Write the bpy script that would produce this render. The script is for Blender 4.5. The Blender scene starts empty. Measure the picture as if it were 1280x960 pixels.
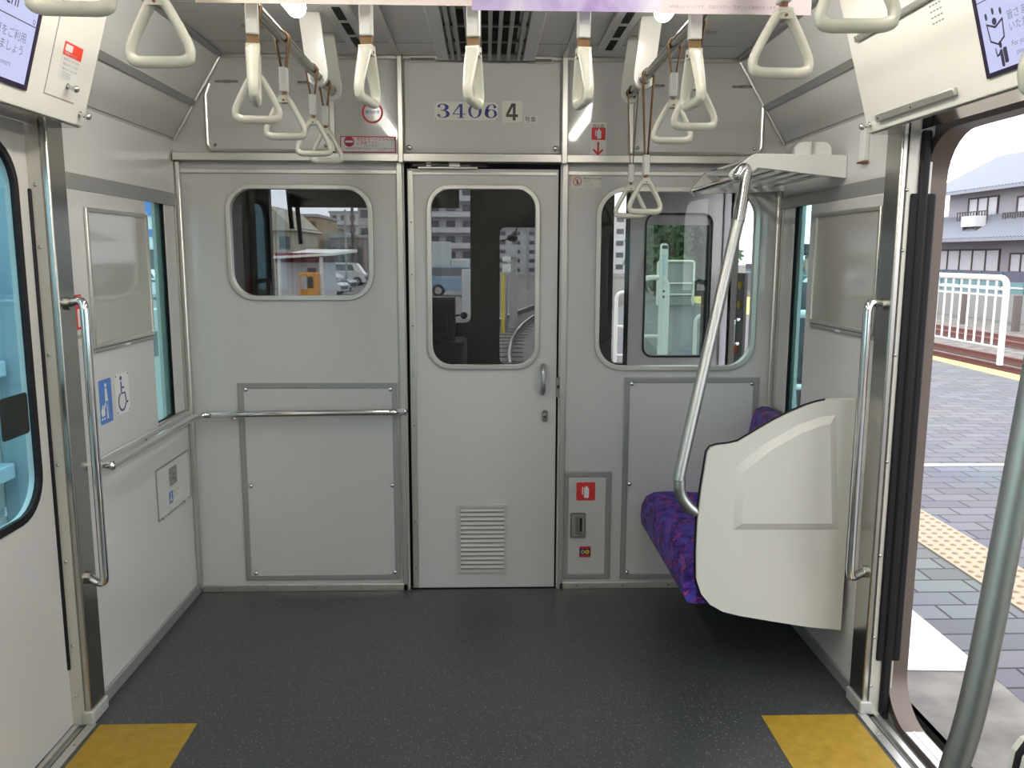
import bpy, bmesh, math, random
from mathutils import Vector, Matrix
from mathutils.geometry import tessellate_polygon
random.seed(7)
sc = bpy.context.scene
COL = sc.collection
PI = math.pi

# ------------------------------------------------------------------ camera
F = 1040.0
def cam_axes(yaw, pitch, roll):
    y, p, r = [math.radians(a) for a in (yaw, pitch, roll)]
    fw = Vector((math.sin(y)*math.cos(p), math.cos(y)*math.cos(p), -math.sin(p)))
    rt = Vector((math.cos(y), -math.sin(y), 0)); up = rt.cross(fw)
    return fw, rt*math.cos(r) - up*math.sin(r), up*math.cos(r) + rt*math.sin(r)
FW, RT, UP = cam_axes(1.8, 8.75, -0.2)
CAM = Vector((0.014, -3.61, 1.5))
def at(u, v, axis, val):
    """a measured point of the photograph, put on the real plane it lies in"""
    r = FW*F + RT*(u-640) - UP*(v-480)
    return CAM + r*((val - CAM[axis])/r[axis])
cd = bpy.data.cameras.new('camera'); co = bpy.data.objects.new('camera', cd); COL.objects.link(co)
cd.sensor_width = 36; cd.lens = F/1280*36; cd.clip_start = 0.02; cd.clip_end = 600
M = Matrix((RT, UP, -FW)).transposed().to_4x4(); M.translation = CAM; co.matrix_world = M
sc.camera = co

# --------------------------------------------------------------- materials
MATS = {}
def mat(name, color=(.5,.5,.5), rough=.5, metal=0., coat=0., emit=None, es=0., spec=.5, noise=0., nscale=8., bump=0., bscale=200., coat_r=.05):
    if name in MATS: return MATS[name]
    m = bpy.data.materials.new(name); m.use_nodes = True
    nt = m.node_tree; b = nt.nodes['Principled BSDF']
    b.inputs['Base Color'].default_value = (*color, 1)
    b.inputs['Roughness'].default_value = rough
    b.inputs['Metallic'].default_value = metal
    b.inputs['Coat Weight'].default_value = coat
    b.inputs['Coat Roughness'].default_value = coat_r
    b.inputs['Specular IOR Level'].default_value = spec
    if emit:
        b.inputs['Emission Color'].default_value = (*emit, 1); b.inputs['Emission Strength'].default_value = es
    tc = None
    if noise or bump:
        tc = nt.nodes.new('ShaderNodeTexCoord')
    if noise:
        n = nt.nodes.new('ShaderNodeTexNoise'); n.inputs['Scale'].default_value = nscale; n.inputs['Detail'].default_value = 4
        mx = nt.nodes.new('ShaderNodeMix'); mx.data_type = 'RGBA'
        mx.inputs['A'].default_value = (*[c*(1-noise) for c in color], 1); mx.inputs['B'].default_value = (*[min(1, c*(1+noise)) for c in color], 1)
        nt.links.new(tc.outputs['Object'], n.inputs['Vector']); nt.links.new(n.outputs['Fac'], mx.inputs['Factor'])
        nt.links.new(mx.outputs['Result'], b.inputs['Base Color'])
    if bump:
        n = nt.nodes.new('ShaderNodeTexNoise'); n.inputs['Scale'].default_value = bscale
        bp = nt.nodes.new('ShaderNodeBump'); bp.inputs['Strength'].default_value = bump; bp.inputs['Distance'].default_value = .002
        nt.links.new(tc.outputs['Object'], n.inputs['Vector']); nt.links.new(n.outputs['Fac'], bp.inputs['Height'])
        nt.links.new(bp.outputs['Normal'], b.inputs['Normal'])
    MATS[name] = m
    return m

def glass(name, tint, refl=1.0, ior=1.45):
    m = bpy.data.materials.new(name); m.use_nodes = True; nt = m.node_tree
    for n in list(nt.nodes): nt.nodes.remove(n)
    out = nt.nodes.new('ShaderNodeOutputMaterial'); mx = nt.nodes.new('ShaderNodeMixShader')
    tr = nt.nodes.new('ShaderNodeBsdfTransparent'); tr.inputs['Color'].default_value = (*tint, 1)
    gl = nt.nodes.new('ShaderNodeBsdfGlossy'); gl.inputs['Roughness'].default_value = .01
    fr = nt.nodes.new('ShaderNodeFresnel'); ge = nt.nodes.new('ShaderNodeNewGeometry'); mi = nt.nodes.new('ShaderNodeMix'); mi.data_type = 'FLOAT'
    mi.inputs['A'].default_value = ior; mi.inputs['B'].default_value = 1/ior      # the same reflectance on entering and leaving the pane
    nt.links.new(ge.outputs['Backfacing'], mi.inputs['Factor']); nt.links.new(mi.outputs['Result'], fr.inputs['IOR'])
    nt.links.new(fr.outputs['Fac'], mx.inputs['Fac']); nt.links.new(tr.outputs[0], mx.inputs[1]); nt.links.new(gl.outputs[0], mx.inputs[2])
    nt.links.new(mx.outputs[0], out.inputs['Surface'])
    MATS[name] = m
    return m

def floor_mat():
    m = mat('speckled_floor', (.035,.038,.04), .32, spec=.45); nt = m.node_tree; b = nt.nodes['Principled BSDF']
    tc = nt.nodes.new('ShaderNodeTexCoord')
    v = nt.nodes.new('ShaderNodeTexVoronoi'); v.inputs['Scale'].default_value = 130
    cr = nt.nodes.new('ShaderNodeValToRGB'); cr.color_ramp.elements[0].position = .0; cr.color_ramp.elements[0].color = (1,1,1,1)
    cr.color_ramp.elements[1].position = .30; cr.color_ramp.elements[1].color = (0,0,0,1)
    v2 = nt.nodes.new('ShaderNodeTexWhiteNoise'); v2.noise_dimensions = '3D'
    gt = nt.nodes.new('ShaderNodeMath'); gt.operation = 'GREATER_THAN'; gt.inputs[1].default_value = .62
    mu = nt.nodes.new('ShaderNodeMath'); mu.operation = 'MULTIPLY'
    n = nt.nodes.new('ShaderNodeTexNoise'); n.inputs['Scale'].default_value = 2.2; n.inputs['Detail'].default_value = 5
    base = nt.nodes.new('ShaderNodeMix'); base.data_type = 'RGBA'
    base.inputs['A'].default_value = (.034,.038,.039,1); base.inputs['B'].default_value = (.052,.057,.058,1)
    mx = nt.nodes.new('ShaderNodeMix'); mx.data_type = 'RGBA'; mx.inputs['B'].default_value = (.40,.40,.36,1)
    L = nt.links.new
    L(tc.outputs['Object'], v.inputs['Vector']); L(tc.outputs['Object'], n.inputs['Vector'])
    L(v.outputs['Distance'], cr.inputs['Fac']); L(v.outputs['Position'], v2.inputs['Vector']); L(v2.outputs['Value'], gt.inputs[0])
    L(cr.outputs['Color'], mu.inputs[0]); L(gt.outputs[0], mu.inputs[1])
    L(n.outputs['Fac'], base.inputs['Factor']); L(base.outputs['Result'], mx.inputs['A']); L(mu.outputs[0], mx.inputs['Factor'])
    L(mx.outputs['Result'], b.inputs['Base Color'])
    bp = nt.nodes.new('ShaderNodeBump'); bp.inputs['Strength'].default_value = .25; bp.inputs['Distance'].default_value = .001
    n2 = nt.nodes.new('ShaderNodeTexNoise'); n2.inputs['Scale'].default_value = 260
    L(tc.outputs['Object'], n2.inputs['Vector']); L(n2.outputs['Fac'], bp.inputs['Height']); L(bp.outputs['Normal'], b.inputs['Normal'])
    return m

def fabric_mat():
    m = mat('purple_moquette', (.06,.03,.25), .9, spec=.2); nt = m.node_tree; b = nt.nodes['Principled BSDF']; L = nt.links.new
    b.inputs['Sheen Weight'].default_value = .05
    tc = nt.nodes.new('ShaderNodeTexCoord')
    mp = nt.nodes.new('ShaderNodeMapping'); mp.inputs['Scale'].default_value = (1, .75, 1)
    n = nt.nodes.new('ShaderNodeTexNoise'); n.inputs['Scale'].default_value = 26; n.inputs['Detail'].default_value = 2
    base = nt.nodes.new('ShaderNodeValToRGB'); e = base.color_ramp.elements
    e[0].position = .38; e[0].color = (.024,.010,.12,1); e[1].position = .62; e[1].color = (.060,.055,.32,1)
    k = base.color_ramp.elements.new(.5); k.color = (.062,.026,.26,1)
    # small orange-pink squiggles: thin iso-lines of a noise, broken up by a second one
    s = nt.nodes.new('ShaderNodeTexNoise'); s.inputs['Scale'].default_value = 24; s.inputs['Detail'].default_value = 0; s.inputs['Distortion'].default_value = 1.5
    a = nt.nodes.new('ShaderNodeMath'); a.operation = 'SUBTRACT'; a.inputs[1].default_value = .5
    ab = nt.nodes.new('ShaderNodeMath'); ab.operation = 'ABSOLUTE'
    lt = nt.nodes.new('ShaderNodeMath'); lt.operation = 'LESS_THAN'; lt.inputs[1].default_value = .032
    q = nt.nodes.new('ShaderNodeTexNoise'); q.inputs['Scale'].default_value = 41; q.inputs['Detail'].default_value = 0
    gt = nt.nodes.new('ShaderNodeMath'); gt.operation = 'GREATER_THAN'; gt.inputs[1].default_value = .5
    mu = nt.nodes.new('ShaderNodeMath'); mu.operation = 'MULTIPLY'
    mx = nt.nodes.new('ShaderNodeMix'); mx.data_type = 'RGBA'; mx.inputs['B'].default_value = (.42,.035,.10,1)
    L(tc.outputs['Object'], mp.inputs['Vector'])
    for t in (n, s, q): L(mp.outputs['Vector'], t.inputs['Vector'])
    L(n.outputs['Fac'], base.inputs['Fac']); L(s.outputs['Fac'], a.inputs[0]); L(a.outputs[0], ab.inputs[0]); L(ab.outputs[0], lt.inputs[0])
    L(q.outputs['Fac'], gt.inputs[0]); L(lt.outputs[0], mu.inputs[0]); L(gt.outputs[0], mu.inputs[1])
    L(base.outputs['Color'], mx.inputs['A']); L(mu.outputs[0], mx.inputs['Factor']); L(mx.outputs['Result'], b.inputs['Base Color'])
    return m

def paver_mat():
    m = mat('block_paving', (.3,.3,.34), .55, spec=.3); nt = m.node_tree; b = nt.nodes['Principled BSDF']; L = nt.links.new
    tc = nt.nodes.new('ShaderNodeTexCoord')
    mp = nt.nodes.new('ShaderNodeMapping'); mp.inputs['Rotation'].default_value = (0, 0, 0)
    br = nt.nodes.new('ShaderNodeTexBrick')
    br.inputs['Color1'].default_value = (.135,.13,.148,1); br.inputs['Color2'].default_value = (.20,.195,.215,1); br.inputs['Mortar'].default_value = (.018,.018,.022,1)
    br.inputs['Scale'].default_value = 1; br.inputs['Mortar Size'].default_value = .007; br.inputs['Brick Width'].default_value = .30; br.inputs['Row Height'].default_value = .15
    n = nt.nodes.new('ShaderNodeTexNoise'); n.inputs['Scale'].default_value = 1.1; n.inputs['Detail'].default_value = 6
    mx = nt.nodes.new('ShaderNodeMix'); mx.data_type = 'RGBA'; mx.blend_type = 'MULTIPLY'; mx.inputs['Factor'].default_value = .5
    L(tc.outputs['Object'], mp.inputs['Vector']); L(mp.outputs['Vector'], br.inputs['Vector']); L(tc.outputs['Object'], n.inputs['Vector'])
    L(br.outputs['Color'], mx.inputs['A']); L(n.outputs['Color'], mx.inputs['B']); L(mx.outputs['Result'], b.inputs['Base Color'])
    return m

def ramp_noise(name, c1, c2, scale, lo=.4, hi=.6, rough=.8, detail=6):
    m = mat(name, c1, rough, spec=.3); nt = m.node_tree; b = nt.nodes['Principled BSDF']; L = nt.links.new
    tc = nt.nodes.new('ShaderNodeTexCoord'); n = nt.nodes.new('ShaderNodeTexNoise'); n.inputs['Scale'].default_value = scale; n.inputs['Detail'].default_value = detail
    r = nt.nodes.new('ShaderNodeValToRGB'); r.color_ramp.elements[0].position = lo; r.color_ramp.elements[0].color = (*c1,1)
    r.color_ramp.elements[1].position = hi; r.color_ramp.elements[1].color = (*c2,1)
    L(tc.outputs['Object'], n.inputs['Vector']); L(n.outputs['Fac'], r.inputs['Fac']); L(r.outputs['Color'], b.inputs['Base Color'])
    return m

PANEL  = mat('grey_melamine_panel', (.565,.56,.55), .30, spec=.5, noise=.02, nscale=30, coat=1., coat_r=.03)
PANELW = mat('light_melamine_panel', (.66,.65,.635), .28, coat=.5, coat_r=.05)
CEIL   = mat('ceiling_panel', (.62,.615,.60), .35, coat=.2, coat_r=.1)
HEAD   = mat('ivory_painted_steel', (.80,.785,.72), .3, coat=.4, coat_r=.1)
PART   = mat('ivory_grained_panel', (.66,.65,.60), .45, noise=.06, nscale=260, bump=.15, bscale=500)
ALU    = mat('satin_aluminium', (.68,.67,.62), .32, .85)
ALUG   = mat('grey_strip', (.33,.335,.33), .35, .35)
STEEL  = mat('brushed_stainless', (.46,.45,.42), .24, 1.)
STEELD = mat('dull_stainless', (.15,.118,.10), .45, .6)
SKINP  = mat('body_inner_paint', (.50,.50,.49), .5)
PANELM = mat('grey_melamine_door', (.565,.56,.55), .32, noise=.02, nscale=30, coat=.3, coat_r=.15)
CHROME = mat('polished_chrome', (.72,.72,.72), .09, 1.)
SATINP = mat('satin_steel_pole', (.46,.475,.46), .38, 1.)
RUBBER = mat('black_rubber', (.010,.010,.012), .5, spec=.2)
BLACK  = mat('matt_black', (.010,.010,.011), .6)
UNLITCAB= mat('unlit_cab_tone', (.022,.020,.017), .6)  # dark colour paints the gloom of the unlit cab
CABGREY= mat('unlit_cab_grey', (.10,.095,.09), .5)  # cab wall grey, darkened in colour for the unlit cab
GAPSHADE= mat('painted_gap_shade', (.006,.006,.006), .8)  # near-black that paints the shade of gaps and openings
RING   = mat('ivory_plastic', (.68,.67,.57), .25, coat=.3)
SLEEVE = mat('white_plastic', (.72,.72,.68), .35)
BELT   = mat('brown_strap_webbing', (.20,.115,.045), .7)
BROWN  = mat('brown_leather', (.22,.09,.05), .6)
RED    = mat('red_print', (.62,.03,.035), .5)
DRED   = mat('crimson_print', (.45,.02,.06), .5)
BLUE   = mat('blue_print', (.075,.20,.55), .5)
NAVY   = mat('navy_print', (.03,.035,.24), .5)
WHITE  = mat('white_print', (.78,.78,.76), .45)
CREAMP = mat('cream_print', (.70,.69,.62), .5)
INK    = mat('dark_ink', (.035,.035,.035), .6)
GREYINK= mat('grey_ink', (.30,.29,.29), .6)
YELLOWP= mat('yellow_print', (.75,.52,.03), .5)
YELLOW = ramp_noise('yellow_floor_sheet', (.27,.165,.018), (.35,.225,.028), 22, .3, .7, .42)
FLOOR  = floor_mat()
FABRIC = fabric_mat()
WPAINT = mat('white_paint', (.78,.78,.76), .4)
G_TEAL = glass('teal_glass', (.66,.86,.86))
G_CYAN = glass('pale_cyan_glass', (.68,.90,.95))
G_CAB  = glass('clear_glass', (.88,.88,.87))
G_WIND = glass('windscreen_glass', (.58,.59,.60))
G_CREW = glass('green_tinted_glass', (.72,.84,.80))
LAMP   = mat('lit_lamp_tube', (1,1,1), .4, emit=(1.0,.95,.86), es=26.0)
SCREEN = mat('lit_display', (.02,.02,.02), .3, emit=(.60,.62,.93), es=.95)
SCRINK = mat('display_ink', (.03,.03,.06), .4)
SCRGREY= mat('display_grey_ink', (.10,.10,.16), .4, emit=(.3,.3,.45), es=.25)

# ------------------------------------------------------------ mesh builder
class Fr:
    def __init__(s, o, u, v):
        s.o = Vector(o); s.u = Vector(u).normalized(); s.v = Vector(v).normalized(); s.n = s.u.cross(s.v)
    def __call__(s, a, b, c=0.): return s.o + s.u*a + s.v*b + s.n*c
WORLD = lambda a, b, c=0.: Vector((a, b, c))
XA = 1.28
END   = Fr((0,0,0), (1,0,0), (0,0,1))           # a = x, b = z, c toward the saloon
LEFT  = Fr((-XA,0,0), (0,1,0), (0,0,1))         # a = y, b = z
RIGHT = Fr((XA,0,0), (0,-1,0), (0,0,1))         # a = -y, b = z
SL = .105/.353
def header_frame(side):
    o = (side*1.18, -1.02, 1.872); v = Vector((-side*SL, 0, 1))
    return Fr(o, (0, -side, 0), v)                 # left: u=+y ; right: u=-y

def rr(a0, a1, b0, b1, r, n=7):
    pts = []
    rs = r if isinstance(r, (tuple, list)) else (r,)*4    # br, tr, tl, bl
    for (cx, cy, st, q) in ((a1-rs[0], b0+rs[0], -PI/2, rs[0]), (a1-rs[1], b1-rs[1], 0, rs[1]), (a0+rs[2], b1-rs[2], PI/2, rs[2]), (a0+rs[3], b0+rs[3], PI, rs[3])):
        for i in range(n+1):
            t = st + PI/2*i/n
            pts.append((cx+q*math.cos(t), cy+q*math.sin(t)))
    return pts
def circ(a, b, r, n=24, ry=None): return [(a+r*math.cos(2*PI*i/n), b+(ry or r)*math.sin(2*PI*i/n)) for i in range(n)]
def smooth_path(pts, n=6):
    """Catmull-Rom through the points"""
    P = [Vector(p) for p in pts]; out = []
    for i in range(len(P)-1):
        p0 = P[max(i-1,0)]; p1 = P[i]; p2 = P[i+1]; p3 = P[min(i+2, len(P)-1)]
        for k in range(n):
            t = k/n
            out.append(.5*((2*p1)+(p2-p0)*t+(2*p0-5*p1+4*p2-p3)*t*t+(3*p1-p0-3*p2+p3)*t**3))
    out.append(P[-1]); return out
def fillet(pts, r, n=6):
    P = [Vector(p) for p in pts]; out = [P[0]]
    for i in range(1, len(P)-1):
        a = (P[i-1]-P[i]); b = (P[i+1]-P[i]); rr_ = min(r, a.length*.49, b.length*.49)
        s = P[i]+a.normalized()*rr_; e = P[i]+b.normalized()*rr_
        for k in range(n+1):
            t = k/n; out.append((1-t)**2*s + 2*t*(1-t)*P[i] + t*t*e)
    out.append(P[-1]); return out

class MB:
    def __init__(s, fr=WORLD): s.v = []; s.f = []; s.m = []; s.fr = fr; s.cur = 0
    def mtl(s, i): s.cur = i; return s
    def add(s, vs, fs):
        b = len(s.v); s.v += [s.fr(*v) for v in vs]
        for f in fs: s.f.append(tuple(b+i for i in f)); s.m.append(s.cur)
        return s
    def box(s, a0, a1, b0, b1, c0, c1):
        vs = [(a,b,c) for c in (c0,c1) for b in (b0,b1) for a in (a0,a1)]
        return s.add(vs, [(0,2,3,1),(4,5,7,6),(0,1,5,4),(1,3,7,5),(3,2,6,7),(2,0,4,6)])
    def plate(s, loops, c0, c1, back=True, sides=True):
        polys = [[Vector((p[0],p[1],0)) for p in l] for l in loops]
        flat = [p for l in loops for p in l]; n = len(flat)
        tris = tessellate_polygon(polys)
        vs = [(p[0],p[1],c1) for p in flat] + [(p[0],p[1],c0) for p in flat]
        fs = []
        for t in tris:
            a, b, c = [flat[i] for i in t]
            if (b[0]-a[0])*(c[1]-a[1])-(b[1]-a[1])*(c[0]-a[0]) < 0: t = (t[0],t[2],t[1])
            fs.append(tuple(t))
            if back: fs.append((t[0]+n, t[2]+n, t[1]+n))
        if sides:
            k = 0
            for li, l in enumerate(loops):
                m = len(l); area = sum(l[i][0]*l[(i+1)%m][1]-l[(i+1)%m][0]*l[i][1] for i in range(m))
                for i in range(m):
                    a = k+i; b = k+(i+1)%m
                    q = (a, a+n, b+n, b)
                    if (area > 0) != (li == 0): q = q[::-1]
                    fs.append(q)
                k += m
        return s.add(vs, fs)
    def ring(s, outer, inner, c0, c1): return s.plate([outer, inner], c0, c1)
    def frame(s, a0, a1, b0, b1, w, c0, c1): return s.plate([[(a0,b0),(a1,b0),(a1,b1),(a0,b1)], [(a0+w,b0+w),(a1-w,b0+w),(a1-w,b1-w),(a0+w,b1-w)]], c0, c1)
    def tube(s, pts, r, seg=12, closed=False, caps=True, flat=None, up=None):
        P = [Vector(p) for p in pts]; n = len(P); rad = r if isinstance(r, (list, tuple)) else [r]*n
        T = []
        for i in range(n):
            if closed: t = P[(i+1)%n]-P[i-1]
            else: t = P[min(i+1,n-1)]-P[max(i-1,0)]
            T.append(t.normalized())
        if up is None:
            up = Vector((0,0,1)) if abs(T[0].z) < .9 else Vector((1,0,0))
        up = Vector(up); nrm = (up - T[0]*up.dot(T[0])).normalized()
        vs = []
        for i in range(n):
            nrm = (nrm - T[i]*nrm.dot(T[i])).normalized(); bi = T[i].cross(nrm)
            fx, fy = flat[i] if flat else (1,1)
            for k in range(seg):
                a = 2*PI*k/seg
                vs.append(tuple(P[i] + nrm*(math.cos(a)*rad[i]*fx) + bi*(math.sin(a)*rad[i]*fy)))
        fs = []
        for i in range(n if closed else n-1):
            for k in range(seg):
                a = i*seg+k; b = i*seg+(k+1)%seg; c = ((i+1)%n)*seg+(k+1)%seg; d = ((i+1)%n)*seg+k
                fs.append((a,b,c,d))
        if caps and not closed:
            fs.append(tuple(range(seg))[::-1]); fs.append(tuple((n-1)*seg+k for k in range(seg)))
        return s.add(vs, fs)
    def cyl(s, p, q, r, seg=16, r2=None): return s.tube([p, q], [r, r if r2 is None else r2], seg)
    def ball(s, c, r, sx=1, sy=1, sz=1, seg=14, rings=9):
        vs = []; fs = []
        for i in range(rings+1):
            t = PI*i/rings
            for k in range(seg):
                p = 2*PI*k/seg; vs.append((c[0]+r*sx*math.sin(t)*math.cos(p), c[1]+r*sy*math.sin(t)*math.sin(p), c[2]+r*sz*math.cos(t)))
        for i in range(rings):
            for k in range(seg):
                fs.append((i*seg+k, (i+1)*seg+k, (i+1)*seg+(k+1)%seg, i*seg+(k+1)%seg))
        return s.add(vs, fs)
    def dome(s, a, b, c, r, h): return s.ball((a,b,c), r, 1, 1, h/r, 10, 6)
    def extrude(s, prof, y0, y1):
        """profile in (x,z), swept along y (world frame)"""
        n = len(prof); vs = [(p[0],y0,p[1]) for p in prof]+[(p[0],y1,p[1]) for p in prof]
        fs = [(i,(i+1)%n,n+(i+1)%n,n+i) for i in range(n)]
        fs += [tuple(range(n))[::-1], tuple(range(n,2*n))]
        return s.add(vs, fs)
    def text(s, body, a, b, size, c=.0006, align='LEFT', sx=1., th=.0004):
        cu = bpy.data.curves.new('t', 'FONT'); cu.body = body; cu.size = size; cu.align_x = align
        o = bpy.data.objects.new('t', cu); me = o.to_mesh()
        vs = [(v.co.x*sx+a, v.co.y+b, c) for v in me.vertices]; fs = [tuple(p.vertices) for p in me.polygons]
        s.add(vs, fs); o.to_mesh_clear(); bpy.data.objects.remove(o); bpy.data.curves.remove(cu)
        return s
    def build(s, name, mats, parent=None, bevel=0, seg=2, ang=35, recalc=True, loc=None):
        me = bpy.data.meshes.new(name)
        if parent is not None: org = ORG[parent.name]
        elif loc is not None: org = Vector(loc)
        else:
            xs = [v.x for v in s.v]; ys = [v.y for v in s.v]; zs = [v.z for v in s.v]
            org = Vector(((min(xs)+max(xs))/2, (min(ys)+max(ys))/2, min(zs)))
        me.from_pydata([tuple(v-org) for v in s.v], [], s.f)
        if not isinstance(mats, (list, tuple)): mats = [mats]
        for m in mats: me.materials.append(m)
        if len(mats) > 1: me.polygons.foreach_set('material_index', s.m)
        if recalc:
            bm = bmesh.new(); bm.from_mesh(me); bmesh.ops.remove_doubles(bm, verts=bm.verts, dist=1e-6)
            bmesh.ops.recalc_face_normals(bm, faces=bm.faces); bm.to_mesh(me); bm.free()
        me.polygons.foreach_set('use_smooth', [True]*len(me.polygons))
        try: me.set_sharp_from_angle(angle=math.radians(ang))
        except Exception: pass
        me.update()
        o = bpy.data.objects.new(name, me); COL.objects.link(o)
        if parent is not None: o.parent = parent; ORG[o.name] = org
        else: o.location = org; ORG[o.name] = org
        if bevel:
            bv = o.modifiers.new('bevel', 'BEVEL'); bv.width = bevel; bv.segments = seg; bv.limit_method = 'ANGLE'; bv.angle_limit = math.radians(40)
            bv.harden_normals = False
        return o
ORG = {}
def tag(o, label=None, cat=None, group=None, kind=None):
    if label: o['label'] = label
    if cat: o['category'] = cat
    if group: o['group'] = group
    if kind: o['kind'] = kind
    return o
def thing(name, label, cat, loc=(0,0,0), group=None, kind=None):
    o = bpy.data.objects.new(name, None); COL.objects.link(o); o.location = loc; ORG[o.name] = Vector(loc)
    o.empty_display_size = .1
    return tag(o, label, cat, group, kind)
def struct(o, label=None): 
    o['kind'] = 'structure'
    if label: o['label'] = label
    return o
def dup(root, loc, rotz=0., label=None, group=None, name=None):
    c = root.copy(); COL.objects.link(c); c.location = loc; c.rotation_euler = (0,0,rotz)
    if label: c['label'] = label
    if group: c['group'] = group
    if name: c.name = name
    for ch in list(root.children):
        k = ch.copy(); COL.objects.link(k); k.parent = c
        for g in list(ch.children):
            q = g.copy(); COL.objects.link(q); q.parent = k
    return c
def screws(parent, pts, fr, r=.006, c=0., name='screw', m=None):
    for (a, b) in pts:
        q = MB(fr); q.dome(a, b, c, r, r*.75); q.build(name, m or CHROME, parent)

# =================================================================== shell
ZC = 2.31                      # ceiling
YB = -6.2                      # rear of the modelled saloon
Y0, Y1 = -1.08, -2.26          # door bay
fl = MB(); fl.box(-1.28, 1.28, YB, 0.0, -.05, 0); struct(fl.build('floor', FLOOR, loc=(0,0,0)))
cl = MB(); cl.box(-1.075, 1.075, YB, .0, ZC, ZC+.05); struct(cl.build('ceiling', CEIL))

# end bulkhead, lower part with door opening and two windows
outer = [(-1.30,0),(-.331,0),(-.331,1.886),(.331,1.886),(.331,0),(1.30,0),(1.30,1.9),(-1.30,1.9)]
b = MB(END); b.plate([outer, rr(-1.070,-.476,1.321,1.781,.10), rr(.499,1.179,1.017,1.780,.11)], -.03, 0)
struct(b.build('wall_end', PANEL))
# upper part
b = MB(END); b.plate([[(-1.30,1.9),(1.30,1.9),(1.30,1.965),(1.07,ZC),(-1.07,ZC),(-1.30,1.965)]], -.03, 0.012)
struct(b.build('wall_end_upper', PANEL))

# side walls: lower panel with a window hole and door bay, then the cant panel
def side_wall(fr, name, sgn):
    def A(y): return y if sgn < 0 else -y
    def rect(y0, y1, z0, z1): 
        a, c = sorted((A(y0), A(y1))); return [(a,z0),(c,z0),(c,z1),(a,z1)]
    b = MB(fr)
    b.plate([rect(-.98, 0, 0, 1.965), rect(-.36, -.035, .835, 1.745)], -.03, 0)
    b.plate([rect(YB, Y1-.10, 0, 1.965), rect(-5.2, -3.1, .86, 1.72)], -.03, 0)
    b.plate([rect(Y1-.10, -.98, 1.885, 1.965)], -.03, 0)
    # cant panel
    for (y0, y1) in ((YB, 0.),):
        prof = [(sgn*1.28,1.965),(sgn*1.065,ZC+.005),(sgn*1.09,ZC+.03),(sgn*1.31,1.975)]
        w = MB(); w.extrude(prof, y0, y1); b.v += w.v and [] or []
        base = len(b.v); b.v += w.v; b.f += [tuple(base+i for i in f) for f in w.f]; b.m += w.m
    return struct(b.build(name, PANELW))
side_wall(LEFT, 'wall_left', -1); side_wall(RIGHT, 'wall_right', 1)
b = MB(); b.box(-1.31, 1.31, YB-.05, YB, 0, 2.33); struct(b.build('wall_back', PANEL))

# outer body skin with rounded openings, and the surround of the narrow side windows
SKIN_R = mat('body_inner_shade', (.05,.05,.05), .5)  # colour darkened to paint the shade in the gap at the right doorway
def skin(sgn, name):
    fr = LEFT if sgn < 0 else RIGHT
    def A(y): return y if sgn < 0 else -y
    def o(y0, y1, z0, z1, r): 
        a, c = sorted((A(y0), A(y1))); return rr(a, c, z0, z1, r)
    a0, a1 = sorted((A(YB), A(-.60)))
    lo = [[(a0,-.3),(a1,-.3),(a1,2.0),(a0,2.0)], o(-5.3,-3.0,.82,1.76,.08)]
    lo.append(o(Y1-.012, Y0+.024, -.008, 1.880, .15) if sgn > 0 else o(Y1-.12, -.80, -.02, 1.868, .02))
    b = MB(fr); b.plate(lo, -.125, -.075)
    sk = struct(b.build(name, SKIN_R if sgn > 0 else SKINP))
    if sgn > 0:
        b = MB(fr); b.ring(o(Y1-.03, Y0+.042, -.026, 1.898, .168), o(Y1, Y0+.012, .004, 1.868, .14), -.130, -.065); b.build('door_reveal', STEELD, sk)
    a0, a1 = sorted((A(-.50), A(.0)))
    b = MB(fr); b.plate([[(a0,.70),(a1,.70),(a1,1.85),(a0,1.85)], o(-.475,-.202,.80,1.752,.05)], -.034, -.020)
    struct(b.build(name.replace('outer_skin','window_surround'), mat('surround_paint', (.60,.60,.59), .4)))
    return sk
skin(-1, 'wall_left_outer_skin'); skin(1, 'wall_right_outer_skin')
for sgn, nm in ((-1,'window_3'), (1,'window_4')):
    fr = LEFT if sgn < 0 else RIGHT
    def A(y): return y if sgn < 0 else -y
    w = thing(nm, None, None, (sgn*1.30,-.2,.8)); struct(w, 'narrow tinted side window beside the end bulkhead')
    b = MB(fr); a0, a1 = sorted((A(-.358), A(-.037)))
    b.box(a0, a1, .837, 1.743, -.016, -.012); b.build('glass', G_TEAL, w)
    b = MB(fr); c0, c1 = sorted((A(-.36), A(-.035))); b.plate([[(c0,.835),(c1,.835),(c1,1.745),(c0,1.745)], [(c0+.005,.84),(c1-.005,.84),(c1-.005,1.74),(c0+.005,1.74)]], -.020, .004); b.build('window_frame', ALU, w)
    b = MB(fr); b.frame(c0+.005, c1-.005, .84, 1.74, .006, -.0118, -.006); b.build('gasket', RUBBER, w)
    j0, j1 = sorted((A(-.150 if sgn < 0 else -.165), A(-.041))); b = MB(fr); b.box(j0, j1, .841, 1.739, -.0119, -.002); b.build('jamb', PANELW, w, bevel=.002)
    j0, j1 = sorted((A(-.156 if sgn < 0 else -.171), A(-.150 if sgn < 0 else -.165))); b = MB(fr); b.box(j0, j1, .841, 1.739, -.0119, -.004); b.build('jamb_seal', RUBBER, w)
    # long window further back along the saloon
    w = thing('window_5' if sgn < 0 else 'window_6', None, None, (sgn*1.30,-4,.8)); struct(w)
    a0, a1 = sorted((A(-5.25), A(-3.05))); b = MB(fr); b.box(a0, a1, .82, 1.76, -.052, -.046); b.build('glass', G_TEAL, w)

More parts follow.
